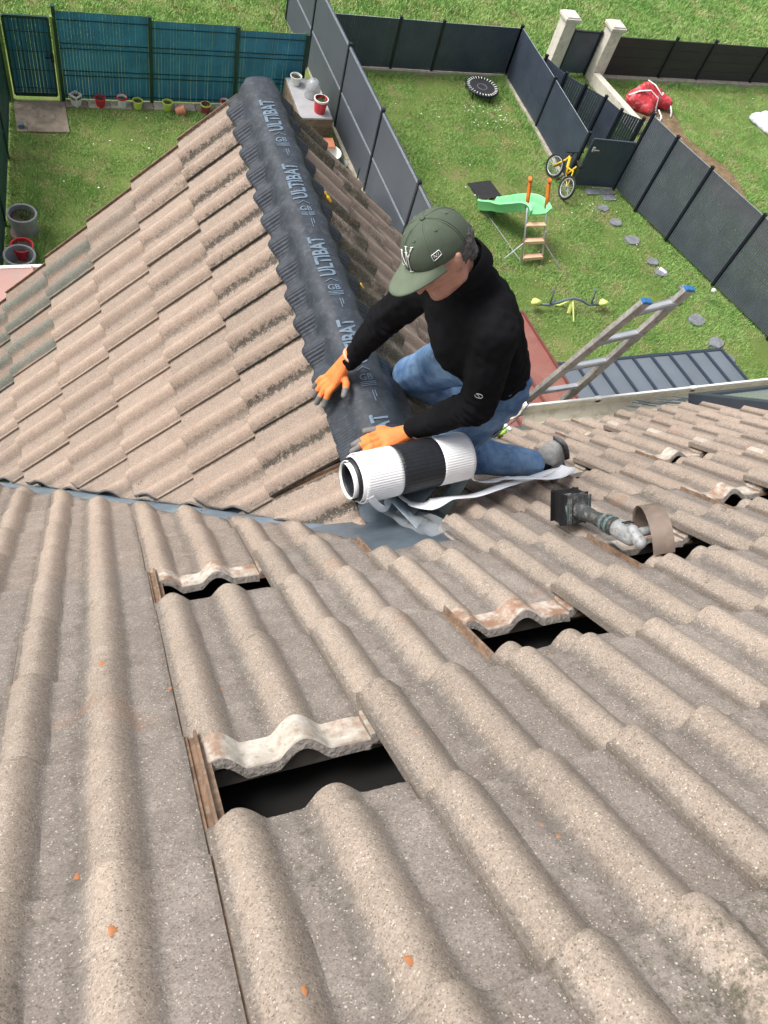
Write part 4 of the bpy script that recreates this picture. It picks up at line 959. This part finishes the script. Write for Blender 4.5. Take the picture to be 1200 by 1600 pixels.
pot(-.66, 9.16, .150, .20, PR, 'red pot with bare twigs between two grey pots', 8, taper=.85)
pot(-.70, 8.90, .205, .26, PG, 'empty grey pot nearest the pink metal roof', 0, soil=False, taper=.85)
# ---- raised wooden planter and the things on and by it
PWOOD = simple('weathered_planter_wood', (.17, .13, .085), .85, var=.35, scale=6, bmp=.5, bscale=30, dirt=(.07, .06, .045), dirtamt=.6)
pl = thing('wooden_planter', 'weathered wooden box planter with a grey top between ridge tip and panel fence', 'planter', (4.35, 12.3, GZ))
px0, px1, py0, py1, ph = 3.92, 4.46, 11.55, 12.65, .62
for q in range(4):
    z = GZ + .08 + q * .15
    one('board', PWOOD, pl, lambda bm: add_box(bm, ((px0 + px1) / 2, py0, z), (px1 - px0, .025, .142)), bevel=.003); one('board', PWOOD, pl, lambda bm: add_box(bm, (px0 - .014, (py0 + py1) / 2, z), (.025, py1 - py0 + .02, .142)), bevel=.003)
    one('board', PWOOD, pl, lambda bm: add_box(bm, (px1 + .014, (py0 + py1) / 2, z), (.025, py1 - py0 + .02, .142)), bevel=.003)
one('lid', simple('grey_stone_lid', (.36, .36, .37), .7, var=.12, scale=5), pl, lambda bm: add_box(bm, ((px0 + px1) / 2, (py0 + py1) / 2, GZ + ph), (px1 - px0 + .02, py1 - py0 + .02, .03)), bevel=.004)
ZT = GZ + ph + .016
pot(4.28, 11.72, .12, .24, PR, 'red pot with a white upper half and seedlings, on the near end of the planter', 14, PWT, ZT)
pot(4.04, 12.48, .10, .15, PWT, 'small white pot at the far end of the planter top', 6, None, ZT)
t = thing('glass_cloche', 'hazy clear cloche standing on the planter between two pots', 'cloche', (4.26, 12.15, ZT))
CLO, cnt, cB = newmat('hazy_plastic'); cB.inputs['Base Color'].default_value = (.45, .47, .48, 1); cB.inputs['Alpha'].default_value = .6; cB.inputs['Roughness'].default_value = .2
one('dome', CLO, t, lambda bm: add_lathe(bm, (4.26, 12.15, ZT), [(.13, 0), (.13, .16), (.11, .25), (.05, .30), (.02, .305)], 20, False), True); one('base_ring', PG, t, lambda bm: add_lathe(bm, (4.26, 12.15, ZT), [(.14, .002), (.14, .02), (.12, .02)], 20, False))
t = thing('storage_tub', 'pale tub holding a tan tray between the planter and the panel fence', 'tub', (4.45, 11.2, GZ))
one('tub', PWT, t, lambda bm: add_lathe(bm, (4.36, 11.15, GZ), [(.16, 0), (.21, .28), (.22, .285), (.20, .27), (.15, .02)], 20), True); one('tray', PT, t, lambda bm: add_box(bm, (4.32, 11.35, GZ + .30), (.36, .20, .05), Matrix.Rotation(.2, 3, 'X')), bevel=.01)
tagp(one('bucket', pcol('dark_bucket', (.12, .14, .12)), None, lambda bm: add_lathe(bm, (4.55, 10.95, GZ), [(.09, 0), (.12, .22), (.11, .22), (.08, .02)], 18), True), 'dark bucket beside the pale tub at the fence foot', 'bucket')
tagp(one('terrace', simple('pale_terrace', (.62, .58, .50), .8, var=.12, scale=3), None, lambda bm: add_box(bm, (3.9, 7.5, GZ - .008), (1.3, 7.6, .05))), kind='structure')
t = thing('covered_bundle', 'navy blue covered bundle on the ground behind the cap and panel fence post', 'bundle', (4.75, 9.3, GZ))
NAVY = simple('navy_fabric', (.012, .018, .055), .5, var=.3, scale=12)
blob('cover', [[(V3((4.50, 9.75, GZ + .28)), .24), (V3((4.55, 9.55, GZ + .18)), .20)], [(V3((4.55, 9.35, GZ + .2)), .2), (V3((4.58, 9.25, GZ + .1)), .16)]], NAVY, t, .02, 4, lambda p: .03 * noise.noise(p * 7)); 
one('strap', WHT, t, lambda bm: add_tube(bm, [(4.36, 9.75, GZ + .46), (4.44, 9.70, GZ + .52), (4.54, 9.66, GZ + .54)], .010, 6))
tagp(one('slim_stake', DGREEN, None, lambda bm: add_tube(bm, [(4.62, 10.35, GZ), (4.63, 10.36, GZ + .55)], .012, 8)), 'thin dark green stake standing in front of the panel fence', 'stake')
# ---- lean-to roofs
REDM = simple('oxide_red_metal', (.27, .105, .082), .5, .1, var=.12, scale=2, bmp=.1, dirt=(.36, .20, .16), dirtamt=.35); REDL = simple('faded_pink_metal', (.42, .245, .21), .55, .1, var=.12, scale=2, dirt=(.30, .26, .22), dirtamt=.4); BLUM = simple('slate_blue_metal', (.15, .175, .20), .5, .15, var=.12, scale=2, dirt=(.15, .19, .23), dirtamt=.4); BLUD = simple('dark_blue_seam', (.035, .05, .075), .5, .2, var=.1)
def porch(name, label, x0, x1, y0, y1, z0, z1, np_, mat, sm, edge=None):
    t = thing(name, label, 'metal roof', ((x0 + x1) / 2, y0, GZ)); L = math.hypot(y1 - y0, z1 - z0); a = math.atan2(z1 - z0, y1 - y0); M = Matrix.Rotation(a, 3, 'X'); w_ = (x1 - x0) / np_
    c = lambda x: V3((x, (y0 + y1) / 2, (z0 + z1) / 2))
    for i in range(np_): one('roof_panel', mat, t, lambda bm: add_box(bm, c(x0 + (i + .5) * w_), (w_ - .004, L, .02), M))
    for i in range(np_ + 1): one('standing_seam', sm, t, lambda bm: add_box(bm, c(x0 + i * w_) + V3((0, 0, .024)), (.022, L, .035), M), bevel=.003)
    one('eave_edge', edge or sm, t, lambda bm: add_box(bm, ((x0 + x1) / 2, y1 + .02, z1 - .01), (x1 - x0 + .03, .04, .06)), bevel=.004)
    one('post', RENDERW, t, lambda bm: (add_box(bm, (x0 + .1, y1 - .15, (GZ + z1) / 2 - .02), (.1, .1, z1 - GZ - .04)), add_box(bm, (x1 - .1, y1 - .15, (GZ + z1) / 2 - .02), (.1, .1, z1 - GZ - .04))))
    return t
porch('lean_to_roof', 'oxide red standing seam metal roof below the gutter behind the kneeling man', 2.25, 4.66, 1.9, 5.1, -4.2, -4.6, 6, REDM, simple('dark_red_seam', (.15, .05, .04), .5, var=.1))
porch('lean_to_roof', 'slate blue standing seam metal roof below the gutter beside the ladder', 4.74, 7.05, 1.9, 4.31, -4.25, -4.6, 9, BLUM, BLUD)
porch('lean_to_roof', 'faded pink metal roof with a white edge at the far left', -2.6, .1, 3.25, 6.10, -4.2, -4.6, 5, REDL, REDL, WHITEP)
# ---- stepping stones
for i, (x, y) in enumerate([(9.73, 9.95), (9.81, 9.55), (9.94, 9.06), (10.09, 8.5), (10.14, 8.22), (10.42, 7.82), (10.07, 7.53), (10.26, 7.05), (10.37, 6.51), (10.41, 6.15)]):
    bm = bmesh.new(); r_ = (.115, .13, .15, .11, .13, .09, .12, .16, .15, .12)[i]; vv = []; vb = []
    for k in range(11):
        a = k * 2 * math.pi / 11; q = r_ * random.uniform(.8, 1.1); vv.append(bm.verts.new((x + q * math.cos(a) * 1.15 - .22, y + q * math.sin(a) * .85, GZ + .035))); vb.append(bm.verts.new((x + q * math.cos(a) * 1.15 - .22, y + q * math.sin(a) * .85, GZ - .02)))
    bm.faces.new(vv); 
    for k in range(11): bm.faces.new((vv[k], vb[k], vb[(k + 1) % 11], vv[(k + 1) % 11]))
    o = fin('stepping_stone', bm, SLATE); tagp(o, ['round grey stepping stone nearest the garden gate', 'second stepping stone down from the garden gate', 'third stepping stone down from the gate, broad and grey', 'small stepping stone level with the slide ladder foot', 'stepping stone just beyond the small white object', 'stepping stone at the foot of the louvred fence', 'stepping stone behind the tip of the aluminium ladder', 'large stepping stone right of the ladder tip', 'stepping stone above the far corner of the blue roof', 'stepping stone next to the corner of the blue metal roof'][i], 'stone', 'stepping stones along the fence')
# ---- playthings
SLG = pcol('bright_green_plastic', (.24, .74, .32)); SLO = pcol('orange_plastic', (.75, .20, .03)); SLP = pcol('faded_peach_plastic', (.80, .50, .33)); ALU = simple('aluminium_tube', (.50, .52, .54), .4, .6, var=.1)
sl = thing('slide', 'green plastic slide with orange handles and a peach-runged metal ladder on the lawn', 'slide', (7.3, 9.2, GZ))
fl_, fr_, tl_, tr_ = V3((7.18, 8.56, GZ)), V3((7.58, 8.58, GZ)), V3((7.20, 9.33, -6.12)), V3((7.55, 9.30, -6.12))
one('ladder_rail', ALU, sl, lambda bm: add_tube(bm, [fl_, tl_], .016, 8), True); one('ladder_rail', ALU, sl, lambda bm: add_tube(bm, [fr_, tr_], .016, 8), True)
for q in (.10, .30, .50): one('rung', SLP, sl, lambda bm: add_bar(bm, fl_.lerp(tl_, q), fr_.lerp(tr_, q), .09, .035), bevel=.01)
one('strut', ALU, sl, lambda bm: add_tube(bm, [fl_.lerp(tl_, .28), (6.92, 8.75, GZ)], .010, 6)); one('strut', ALU, sl, lambda bm: add_tube(bm, [fr_.lerp(tr_, .28), (7.90, 8.45, GZ)], .010, 6))
one('ground_bar', ALU, sl, lambda bm: add_tube(bm, [(7.18, 8.66, GZ + .02), (6.98, 9.9, GZ + .03)], .010, 6))
for a, b in ((fl_, tl_), (fr_, tr_)): one('handle', SLO, sl, lambda bm: (add_tube(bm, [a.lerp(b, .70) + V3((0, .02, -.01)), a.lerp(b, .80) + V3((0, .04, .05)), a.lerp(b, .95) + V3((0, .03, .04)), b + V3((0, .03, .05)), b + V3((0, -.02, .02))], [.03, .034, .036, .042, .030], 10), ), True)
def chute(bm):
    path = [(7.40, 9.00, -6.50), (7.39, 9.12, -6.47), (7.33, 9.28, -6.52), (7.22, 9.46, -6.68), (7.12, 9.62, -6.83), (7.08, 9.73, -6.90), (7.05, 9.84, -7.00), (7.03, 9.95, -7.09), (7.02, 10.02, -7.10)]
    pts = []
    for i in range(len(path) - 1):
        for k in range(5): pts.append(V3(path[i]).lerp(V3(path[i + 1]), k / 5))
    pts.append(V3(path[-1])); pts = [sum((pts[max(0, min(len(pts) - 1, i + o_))] for o_ in (-2, -1, 0, 1, 2)), V3()) / 5 for i in range(len(pts))]
    prf = [(-.20, .045), (-.225, .10), (-.20, .125), (-.175, .10), (-.15, .0), (0, -.012), (.15, 0), (.175, .10), (.20, .125), (.225, .10), (.20, .045), (.17, -.06), (0, -.04), (-.17, -.06)]
    rg = []
    for i, p in enumerate(pts):
        d = pts[min(len(pts) - 1, i + 1)] - pts[max(0, i - 1)]; d.normalize(); s_ = V3((0, 0, 1)).cross(d).normalized() * -1; n_ = s_.cross(d); n_ = n_ if n_.z > 0 else -n_
        rg.append([bm.verts.new(p + s_ * a + n_ * b) for a, b in prf])
    for A, Bq in zip(rg, rg[1:]):
        for k in range(len(prf)): bm.faces.new((A[k], A[(k + 1) % len(prf)], Bq[(k + 1) % len(prf)], Bq[k]))
    bm.faces.new(rg[0]); bm.faces.new(rg[-1][::-1])
one('chute', SLG, sl, chute, True, angle=60)
tagp(one('rubber_mat', simple('black_rubber', (.022, .022, .024), .9, var=.3, scale=20), None, lambda bm: add_box(bm, (7.20, 10.48, GZ + .012), (.50, .46, .025), Matrix.Rotation(.15, 3, 'Z')), bevel=.004), 'black rubber mat lying on the grass beyond the slide', 'mat')
t = thing('trampoline', 'small round black trampoline with white lacing on the lawn by the far fence', 'trampoline', (8.22, 13.42, GZ))
one('bed', simple('black_mat', (.02, .021, .025), .8, var=.2), t, lambda bm: add_lathe(bm, (8.22, 13.42, GZ + .15), [(.27, 0), (.27, .006)], 36)); one('frame_ring', ANTHD, t, lambda bm: add_tube(bm, [(8.22 + .33 * math.cos(a), 13.42 + .33 * math.sin(a), GZ + .15) for a in np.linspace(0, 2 * math.pi, 37)[:-1]], .022, 8, True), True)
one('lacing', WHT, t, lambda bm: [add_bar(bm, (8.22 + .265 * math.cos(a), 13.42 + .265 * math.sin(a), GZ + .165), (8.22 + .325 * math.cos(a), 13.42 + .325 * math.sin(a), GZ + .172), .014, .010) for a in np.linspace(0, 2 * math.pi, 31)[:-1]])
one('pattern_ring', PG, t, lambda bm: add_tube(bm, [(8.22 + .10 * math.cos(a), 13.42 + .10 * math.sin(a), GZ + .155) for a in np.linspace(0, 2 * math.pi, 25)[:-1]], .005, 5, True))
for k in range(5): one('leg', ANTHD, t, lambda bm: add_tube(bm, [(8.22 + .31 * math.cos(k * 1.257), 13.42 + .31 * math.sin(k * 1.257), GZ + s_) for s_ in (0, .15)], .014, 6))
BLG = pcol('blue_grey_steel', (.13, .17, .21)); LIMES = pcol('pale_lime_plastic', (.70, .78, .22))
t = thing('seesaw', 'blue-grey steel seesaw with two pale lime seats on the grass', 'seesaw', (7.6, 7.5, GZ))
one('beam', BLG, t, lambda bm: add_tube(bm, [(6.98, 7.55, GZ + .12), (7.25, 7.52, GZ + .12), (7.45, 7.52, GZ + .20), (7.62, 7.52, GZ + .24), (7.80, 7.50, GZ + .20), (7.95, 7.47, GZ + .12), (8.20, 7.45, GZ + .12)], .022, 8), True)
for x, y in ((6.96, 7.55), (8.22, 7.44)): one('seat', LIMES, t, lambda bm: hull_add(bm, [(V3((x - .05, y, GZ + .16)), .045), (V3((x + .05, y, GZ + .16)), .045), (V3((x, y + .05, GZ + .15)), .05), (V3((x, y - .03, GZ + .2)), .03)]), True)
for x, y in ((7.22, 7.52), (8.0, 7.47)): one('handle', BLG, t, lambda bm: (add_tube(bm, [(x, y, GZ + .14), (x + .0, y + .05, GZ + .35), (x - .03, y + .10, GZ + .40)], .013, 7), add_tube(bm, [(x, y, GZ + .14), (x + .04, y - .02, GZ + .25)], .012, 6)), True)
one('pivot_foot', LIMES, t, lambda bm: (add_tube(bm, [(7.62, 7.52, GZ + .22), (7.58, 7.40, GZ + .02)], .035, 6, flat=.4), add_tube(bm, [(7.62, 7.52, GZ + .22), (7.50, 7.60, GZ + .01), (7.40, 7.62, GZ + .01)], .018, 6), add_tube(bm, [(7.62, 7.52, GZ + .22), (7.60, 7.22, GZ + .01)], .014, 6)))
# ---- bicycle leaning on the fence
YEL = pcol('yellow_paint', (.75, .48, .02)); TYRE = simple('tyre_rubber', (.018, .018, .02), .85, var=.2); RIMW = simple('pale_rim', (.55, .57, .58), .4, .3, var=.1)
bi = thing('bicycle', 'yellow childrens mountain bicycle leaning against the slatted fence beside the gate', 'bicycle', (8.85, 10.6, GZ))
lean = V3((.30, .0, 1)).normalized()
w1, w2 = V3((8.80, 10.93, GZ + .20)), V3((8.78, 10.30, GZ + .20)); RWH = .195
def wheel(c, turn):
    fwd = V3((math.sin(turn), math.cos(turn), 0)); up_ = lean; up_ = (up_ - fwd * up_.dot(fwd)).normalized()
    ring = lambda r_: [c + fwd * r_ * math.cos(a) + up_ * r_ * math.sin(a) for a in np.linspace(0, 2 * math.pi, 33)[:-1]]
    wt = one('tyre', TYRE, bi, lambda bm: add_tube(bm, ring(RWH), .022, 8, True), True); one('rim', RIMW, wt, lambda bm: add_tube(bm, ring(RWH - .028), .010, 6, True), True)
    one('spokes', RIMW, wt, lambda bm: [add_tube(bm, [c, p], .0022, 4) for p in ring(RWH - .03)[::2]])
    one('hub', BLG, wt, lambda bm: add_tube(bm, [c - up_.cross(fwd) * .03, c + up_.cross(fwd) * .03], .018, 8)); return wt
wheel(w1, -.25); wheel(w2, -.02)
def B_(y, h): return V3((8.78 + h * .30, y, GZ + h))
one('frame', YEL, bi, lambda bm: (add_tube(bm, [B_(10.78, .50), B_(10.58, .26)], .022, 8), add_tube(bm, [B_(10.78, .47), B_(10.70, .35), B_(10.50, .40)], .017, 8), add_tube(bm, [B_(10.58, .26), B_(10.50, .50)], .016, 8), add_tube(bm, [B_(10.58, .26), w2], .011, 6), add_tube(bm, [B_(10.50, .42), w2], .011, 6)), True)
one('fork', YEL, bi, lambda bm: (add_tube(bm, [B_(10.80, .50), B_(10.82, .42), w1 + V3((.035, 0, 0))], .020, 8), add_tube(bm, [B_(10.82, .42), w1 - V3((.035, 0, 0))], .018, 8)), True)
one('handlebar', TYRE, bi, lambda bm: (add_tube(bm, [B_(10.79, .50), B_(10.77, .60)], .014, 7), add_tube(bm, [B_(10.77, .60) + V3((-.20, -.03, .03)), B_(10.77, .60) + V3((-.06, 0, 0)), B_(10.77, .60) + V3((.06, 0, 0)), B_(10.77, .60) + V3((.18, -.03, .03))], .014, 7)), True)
one('saddle', TYRE, bi, lambda bm: hull_add(bm, [(B_(10.42, .56), .045), (B_(10.56, .57), .018)]), True); one('pedal_crank', TYRE, bi, lambda bm: (add_lathe(bm, B_(10.58, .26), [(.05, -.004), (.05, .004)], 16, True, Matrix.Rotation(math.pi / 2, 3, 'Y')), add_tube(bm, [B_(10.58, .26) + V3((-.04, 0, 0)), B_(10.62, .16) + V3((-.05, 0, 0))], .010, 6), add_box(bm, B_(10.62, .16) + V3((-.08, 0, 0)), (.07, .06, .02))), True)
# ---- bags
def sack(name, hulls, mat, parent, d): return blob(name, hulls, mat, parent, .02, 3, d)
REDB = simple('red_woven_bag', (.60, .045, .055), .5, var=.18, scale=4, bmp=.4, bscale=30, dirt=(.72, .40, .42), dirtamt=.6, dist=.01)
t = thing('builders_bag', 'crumpled red builders bag with white straps lying on bare earth by the low wall', 'bag', (12.1, 13.25, GZ))
sack('bag_body', [[(V3((11.80, 13.20, GZ + .16)), .20), (V3((12.35, 13.28, GZ + .15)), .18), (V3((12.05, 13.32, GZ + .36)), .10), (V3((12.10, 12.98, GZ + .08)), .10)], [(V3((12.35, 13.28, GZ + .22)), .16), (V3((12.62, 13.15, GZ + .12)), .14)]], REDB, t, lambda p: .05 * noise.noise(p * 5) + .02 * abs(noise.noise(p * 13)))
def strap(*pts): one('strap', WHT, t, lambda bm: add_tube(bm, [V3(p) for p in pts], .022, 6, flat=.35), True)
strap((11.62, 13.20, GZ + .25), (11.82, 13.15, GZ + .38), (12.05, 13.12, GZ + .42), (12.28, 13.05, GZ + .30), (12.25, 12.90, GZ + .10)); strap((12.12, 13.42, GZ + .46), (12.22, 13.25, GZ + .46), (12.34, 13.05, GZ + .36), (12.40, 13.12, GZ + .38)); strap((12.30, 12.92, GZ + .06), (12.18, 12.75, GZ + .03), (12.30, 12.68, GZ + .03), (12.38, 12.80, GZ + .05), (12.36, 12.95, GZ + .10)); strap((12.66, 13.05, GZ + .2), (12.70, 12.92, GZ + .08), (12.66, 12.82, GZ + .02))
t = thing('rubble_sack', 'pale blue-white plastic sheet heaped on the grass at the right edge', 'sheet', (15.3, 12.7, GZ))
sack('sheet', [[(V3((14.95, 12.85, GZ + .06)), .08), (V3((15.5, 12.75, GZ + .12)), .16), (V3((15.6, 12.4, GZ + .08)), .10), (V3((15.1, 12.35, GZ + .04)), .06)]], simple('bluish_white_plastic', (.66, .70, .76), .4, var=.12, scale=6), t, lambda p: .06 * noise.noise(p * 6) + .03 * abs(noise.noise(p * 15)))
tagp(one('white_scrap', WHT, None, lambda bm: hull_add(bm, [(V3((9.93, 8.28, GZ + .04)), .035), (V3((9.99, 8.20, GZ + .03)), .03)]), True), 'small crumpled white scrap on the grass by the stepping stones', 'scrap')
t = thing('garden_light', 'small pale garden light on a spike beside the louvred fence', 'light', (10.55, 7.55, GZ)); one('spike', ALU, t, lambda bm: add_tube(bm, [(10.52, 7.50, GZ), (10.52, 7.50, GZ + .22)], .008, 6)); one('lamp_head', PWT, t, lambda bm: add_lathe(bm, (10.52, 7.50, GZ + .20), [(.03, 0), (.045, .05), (.03, .08)], 12), True)
tagp(one('dark_block', BLG, None, lambda bm: add_box(bm, (-.47, 12.03, GZ + .05), (.09, .08, .07)), bevel=.006), 'small dark block on the corner of the concrete slab', 'block')
# ---- ladder standing against the gutter
LAL = simple('paint_stained_aluminium', (.40, .385, .36), .55, .35, var=.25, scale=14, bmp=.2, dirt=(.20, .165, .12), dirtamt=.8); CAPBL = pcol('blue_end_cap', (.03, .17, .42))
t = thing('ladder', 'paint-stained aluminium ladder with blue end caps leaning on the white gutter', 'ladder', (2.7, 2.2, -4.3))
d1 = V3(CAM) + (V3((2.61, 1.95, -1.10)) - V3(CAM)) * (4.65 / 4.4); B1, B2 = V3((2.50, 2.19, -2.15)), V3((2.80, 2.185, -2.15)); T1 = V3((2.768, 2.078, -1.252)); T2 = V3((3.035, 2.10, -1.20))
D1, D2 = (T1 - B1).normalized(), (T2 - B2).normalized()
for T_, D_, name in ((T1, D1, 'l'), (T2, D2, 'r')):
    L = (T_.z + 4.25) / D_.z; F_ = T_ - D_ * L
    o = one('rail', LAL, t, lambda bm: add_bar(bm, F_, T_, .030, .068, up=(1, 0, .2)), bevel=.004)
    one('end_cap', CAPBL, o, lambda bm: add_bar(bm, T_ - D_ * .002, T_ + D_ * .016, .033, .071, up=(1, 0, .2)), bevel=.004)
for q in (.10, .37, .64, .91, 1.18, 1.45, 1.72, 1.99, 2.26, 2.53): one('rung', ALU, t, lambda bm: add_bar(bm, T1 - D1 * q, T2 - D2 * q, .030, .028), bevel=.004)
# ---- grinder
GB_ = simple('grey_tool_body', (.045, .05, .052), .6, var=.3, scale=30, bmp=.2, dirt=(.26, .23, .20), dirtamt=.7); GTEAL = simple('teal_tool_trim', (.09, .15, .155), .6, var=.2, scale=30, dirt=(.28, .25, .22), dirtamt=.6); GAL = simple('cast_aluminium_head', (.33, .345, .35), .65, .2, var=.25, scale=30, dirt=(.17, .12, .09), dirtamt=.8); RUST = simple('dusty_steel_guard', (.20, .155, .125), .65, .3, var=.25, scale=12, bmp=.3, dirt=(.30, .22, .17), dirtamt=.6)
t = thing('angle_grinder', 'dusty cordless angle grinder with black battery and curved brown guard on the tiles', 'grinder', (1.2, .45, -.42))
gb, gh = V3((1.205, .505, -.475)) + nM * .035, V3((1.195, .300, -.265)) + nM * .028
gd = (gh - gb).normalized(); gs = gd.cross(nM).normalized(); gn = gs.cross(gd); GM = Matrix((gs, gd, gn)).transposed()
blob('motor_body', [[(gb + gd * .03, .028), (gb + gd * .10, .021)], [(gb + gd * .10, .020), (gb + gd * .19, .026)], [(gb + gd * .18, .027), (gb + gd * .23, .027)]], GB_, t, .003, 3)
bt = one('battery', simple('black_battery_case', (.012, .012, .013), .5, var=.2), t, lambda bm: add_box(bm, gb - gd * .028 + gn * -.002, (.070, .054, .070), GM), bevel=.014); one('battery_label', WHT, bt, lambda bm: add_box(bm, gb - gd * .030 + gn * .0335, (.028, .022, .002), GM))
one('release_grille', GAL, bt, lambda bm: [add_box(bm, gb - gd * .0585 + gs * (-.02 + q * .014) , (.006, .002, .06), GM) for q in range(4)])
one('battery_mount', GB_, t, lambda bm: add_box(bm, gb + gd * .014 + gn * .004, (.062, .030, .064), GM), bevel=.010)
for sg in (-1, 1): one('trim', GTEAL, t, lambda bm: (add_bar(bm, gb + gs * .033 * sg - gd * .0 + gn * .030, gb + gs * .033 * sg + gd * .028 - gn * .026, .006, .009), add_bar(bm, gb + gs * .033 * sg + gd * .026 + gn * .028, gb + gs * .033 * sg + gd * .028 - gn * .026, .006, .010)), bevel=.002)
one('trim', GTEAL, t, lambda bm: [add_lathe(bm, gb + gd * q, [(.0275, 0), (.0288, .006), (.0275, .012)], 20, False, Matrix((gs, gn, gd)).transposed()) for q in (.165, .190)])
hd = blob('gear_head', [[(gb + gd * .235, .030), (gb + gd * .285 - gn * .006, .027)], [(gb + gd * .29 + gn * .012, .018), (gb + gd * .325 - gn * .012, .018)]], GAL, t, .003, 2)
one('vent_slots', simple('slot_black', (.01, .01, .01), .8), hd, lambda bm: [add_box(bm, gb + gd * (.262 + q * .012) + gn * .0295, (.030, .003, .003), GM) for q in range(2)])
def guard(bm):
    c = gb + gd * .275 - gs * .045 - gn * .022; ax_ = (-gs * .85 + gd * .30 + gn * .1).normalized(); u1 = (gn - ax_ * gn.dot(ax_)).normalized(); u2 = ax_.cross(u1); rg = []
    for i in range(25):
        a = -1.75 + 3.5 * i / 24; row = []
        for r_, w_ in ((.092, 0), (.092, .058), (.087, .058), (.087, .004)): row.append(bm.verts.new(c + (u1 * math.cos(a) + u2 * math.sin(a)) * r_ + ax_ * w_))
        rg.append(row)
    for A, Bq in zip(rg, rg[1:]):
        for k in range(4): bm.faces.new((A[k], A[(k + 1) % 4], Bq[(k + 1) % 4], Bq[k]))
    bm.faces.new(rg[0]); bm.faces.new(rg[-1][::-1])
one('blade_guard', RUST, t, guard, True, angle=30)
one('spindle', GAL, t, lambda bm: add_tube(bm, [gb + gd * .285, gb + gd * .275 - gs * .085], .013, 12), True)
# ---- small litter on the roof corner
t = thing('snack_wrapper', 'crumpled green and white wrapper caught in the tiles at the gutter corner', 'wrapper', (1.85, 1.62, -1.63))
blob('foil', [[(V3((1.845, 1.625, -1.66)), .022), (V3((1.86, 1.68, -1.69)), .024)], [(V3((1.87, 1.62, -1.65)), .015), (V3((1.90, 1.66, -1.68)), .012)]], pcol('lime_foil', (.30, .50, .05)), t, .006, 1, lambda p: .010 * noise.noise(p * 60)); blob('white_corner', [[(V3((1.90, 1.69, -1.68)), .014), (V3((1.91, 1.63, -1.65)), .010)]], WHT, t, .005, 1, lambda p: .008 * noise.noise(p * 60)); one('red_cap', PR, t, lambda bm: hull_add(bm, [(V3((1.86, 1.71, -1.68)), .011), (V3((1.875, 1.70, -1.67)), .009)]), True)
# yellow lichen tufts
LIC = simple('yellow_lichen', (.60, .38, .02), .9, var=.3, scale=60)
for x, y, s_ in ((1.01, 2.47, .013), (1.0, 2.49, .008), (1.01, 1.93, .007)):
    o = one('lichen', LIC, wing_right, lambda bm: hull_add(bm, [(V3((x, y, ZR - (x - XR) * 1.03 + .02)), s_ * .6), (V3((x + .01, y - .012, ZR - (x + .01 - XR) * 1.03 + .018)), s_ * .5)]), True)
# daisies and dandelions in the lawn
def flowers(name, boxes, r_, mat, lab):
    bm = bmesh.new()
    for x0, x1, y0, y1, n in boxes:
        for _ in range(n):
            x, y = random.uniform(x0, x1), random.uniform(y0, y1); a0 = random.uniform(0, 1); q = r_ * random.uniform(.6, 1.2); bm.faces.new([bm.verts.new((x + q * math.cos(a0 + k * 1.047), y + q * math.sin(a0 + k * 1.047), GZ + .045)) for k in range(6)])
    o = fin(name, bm, mat); tagp(o, lab, 'flowers', kind='stuff')
flowers('daisies', [(7.6, 8.6, 12.2, 13.0, 34), (6, 10, 8, 13, 26), (0, 3.5, 9.5, 12.4, 22), (11.5, 16, 11, 13.6, 30), (9, 10, 9.5, 11, 14)], .013, WHT, 'tiny white daisies scattered through the lawn')
flowers('dandelions', [(7.9, 8.5, 11.6, 12.2, 7), (7, 9.5, 8, 11, 4)], .016, LIC, 'few yellow dandelions in the middle lawn')

# ---- crumbs of moss and mortar caught along the course joints
MOSSC = simple('moss_crumb', (.045, .043, .03), .95, var=.6, scale=90)
bm = bmesh.new()
def crumb(c, s_):
    vv = [bm.verts.new(c + V3((random.uniform(-1, 1), random.uniform(-1, 1), random.uniform(-1, 1))) * s_) for _ in range(5)]
    for f in ((0, 1, 2), (0, 2, 3), (0, 3, 4), (1, 2, 4), (2, 3, 4), (0, 1, 4)): bm.faces.new([vv[i] for i in f])
for _ in range(420):
    k = random.randint(-1, 12); r = random.randint(-8, 2); s_ = random.choice((.068, .072, .076, .20, .215, .24)) + random.gauss(0, .008); t = random.expovariate(14) * .3
    s_ = min(.255, max(0, s_)); p = gridM(k, r + t / MG) + V3((s_, 0, 0)) + nM * (prof(s_) - TILT * t + .001)
    if (k * 2, r) in PUSHED or p.dot(VN) < CLm * .714 + .02 or (xm := p.x) > .7 and p.y - .979 * p.x > CRv - .1: continue
    crumb(p, random.uniform(.0012, .0035))
for _ in range(520):
    m = random.randint(0, 7); k = random.choice((1, 1, 1, 2, 2, 3)); t = random.uniform(0, .33); M = wframe(V3((.468 - .2345 * (k - 1), 2.943 - .30 * m + .018, ZR + (.468 - .2345 * (k - 1) - XR) * math.tan(PW) - .018)), dL, nL)
    s_ = random.choice((-.046, -.047, .085, .09)) + random.gauss(0, .004); p = M @ V3((-s_, t, (prof(s_) if s_ > 0 else -.002) - TILT * t + .001))
    if .979 * p.x + p.y < CL + .03: continue
    crumb(p, random.uniform(.002, .005))
o = fin('moss_crumbs', bm, MOSSC); tagp(o, 'dark crumbs of moss and mortar caught along the tile joints', 'moss', kind='stuff')
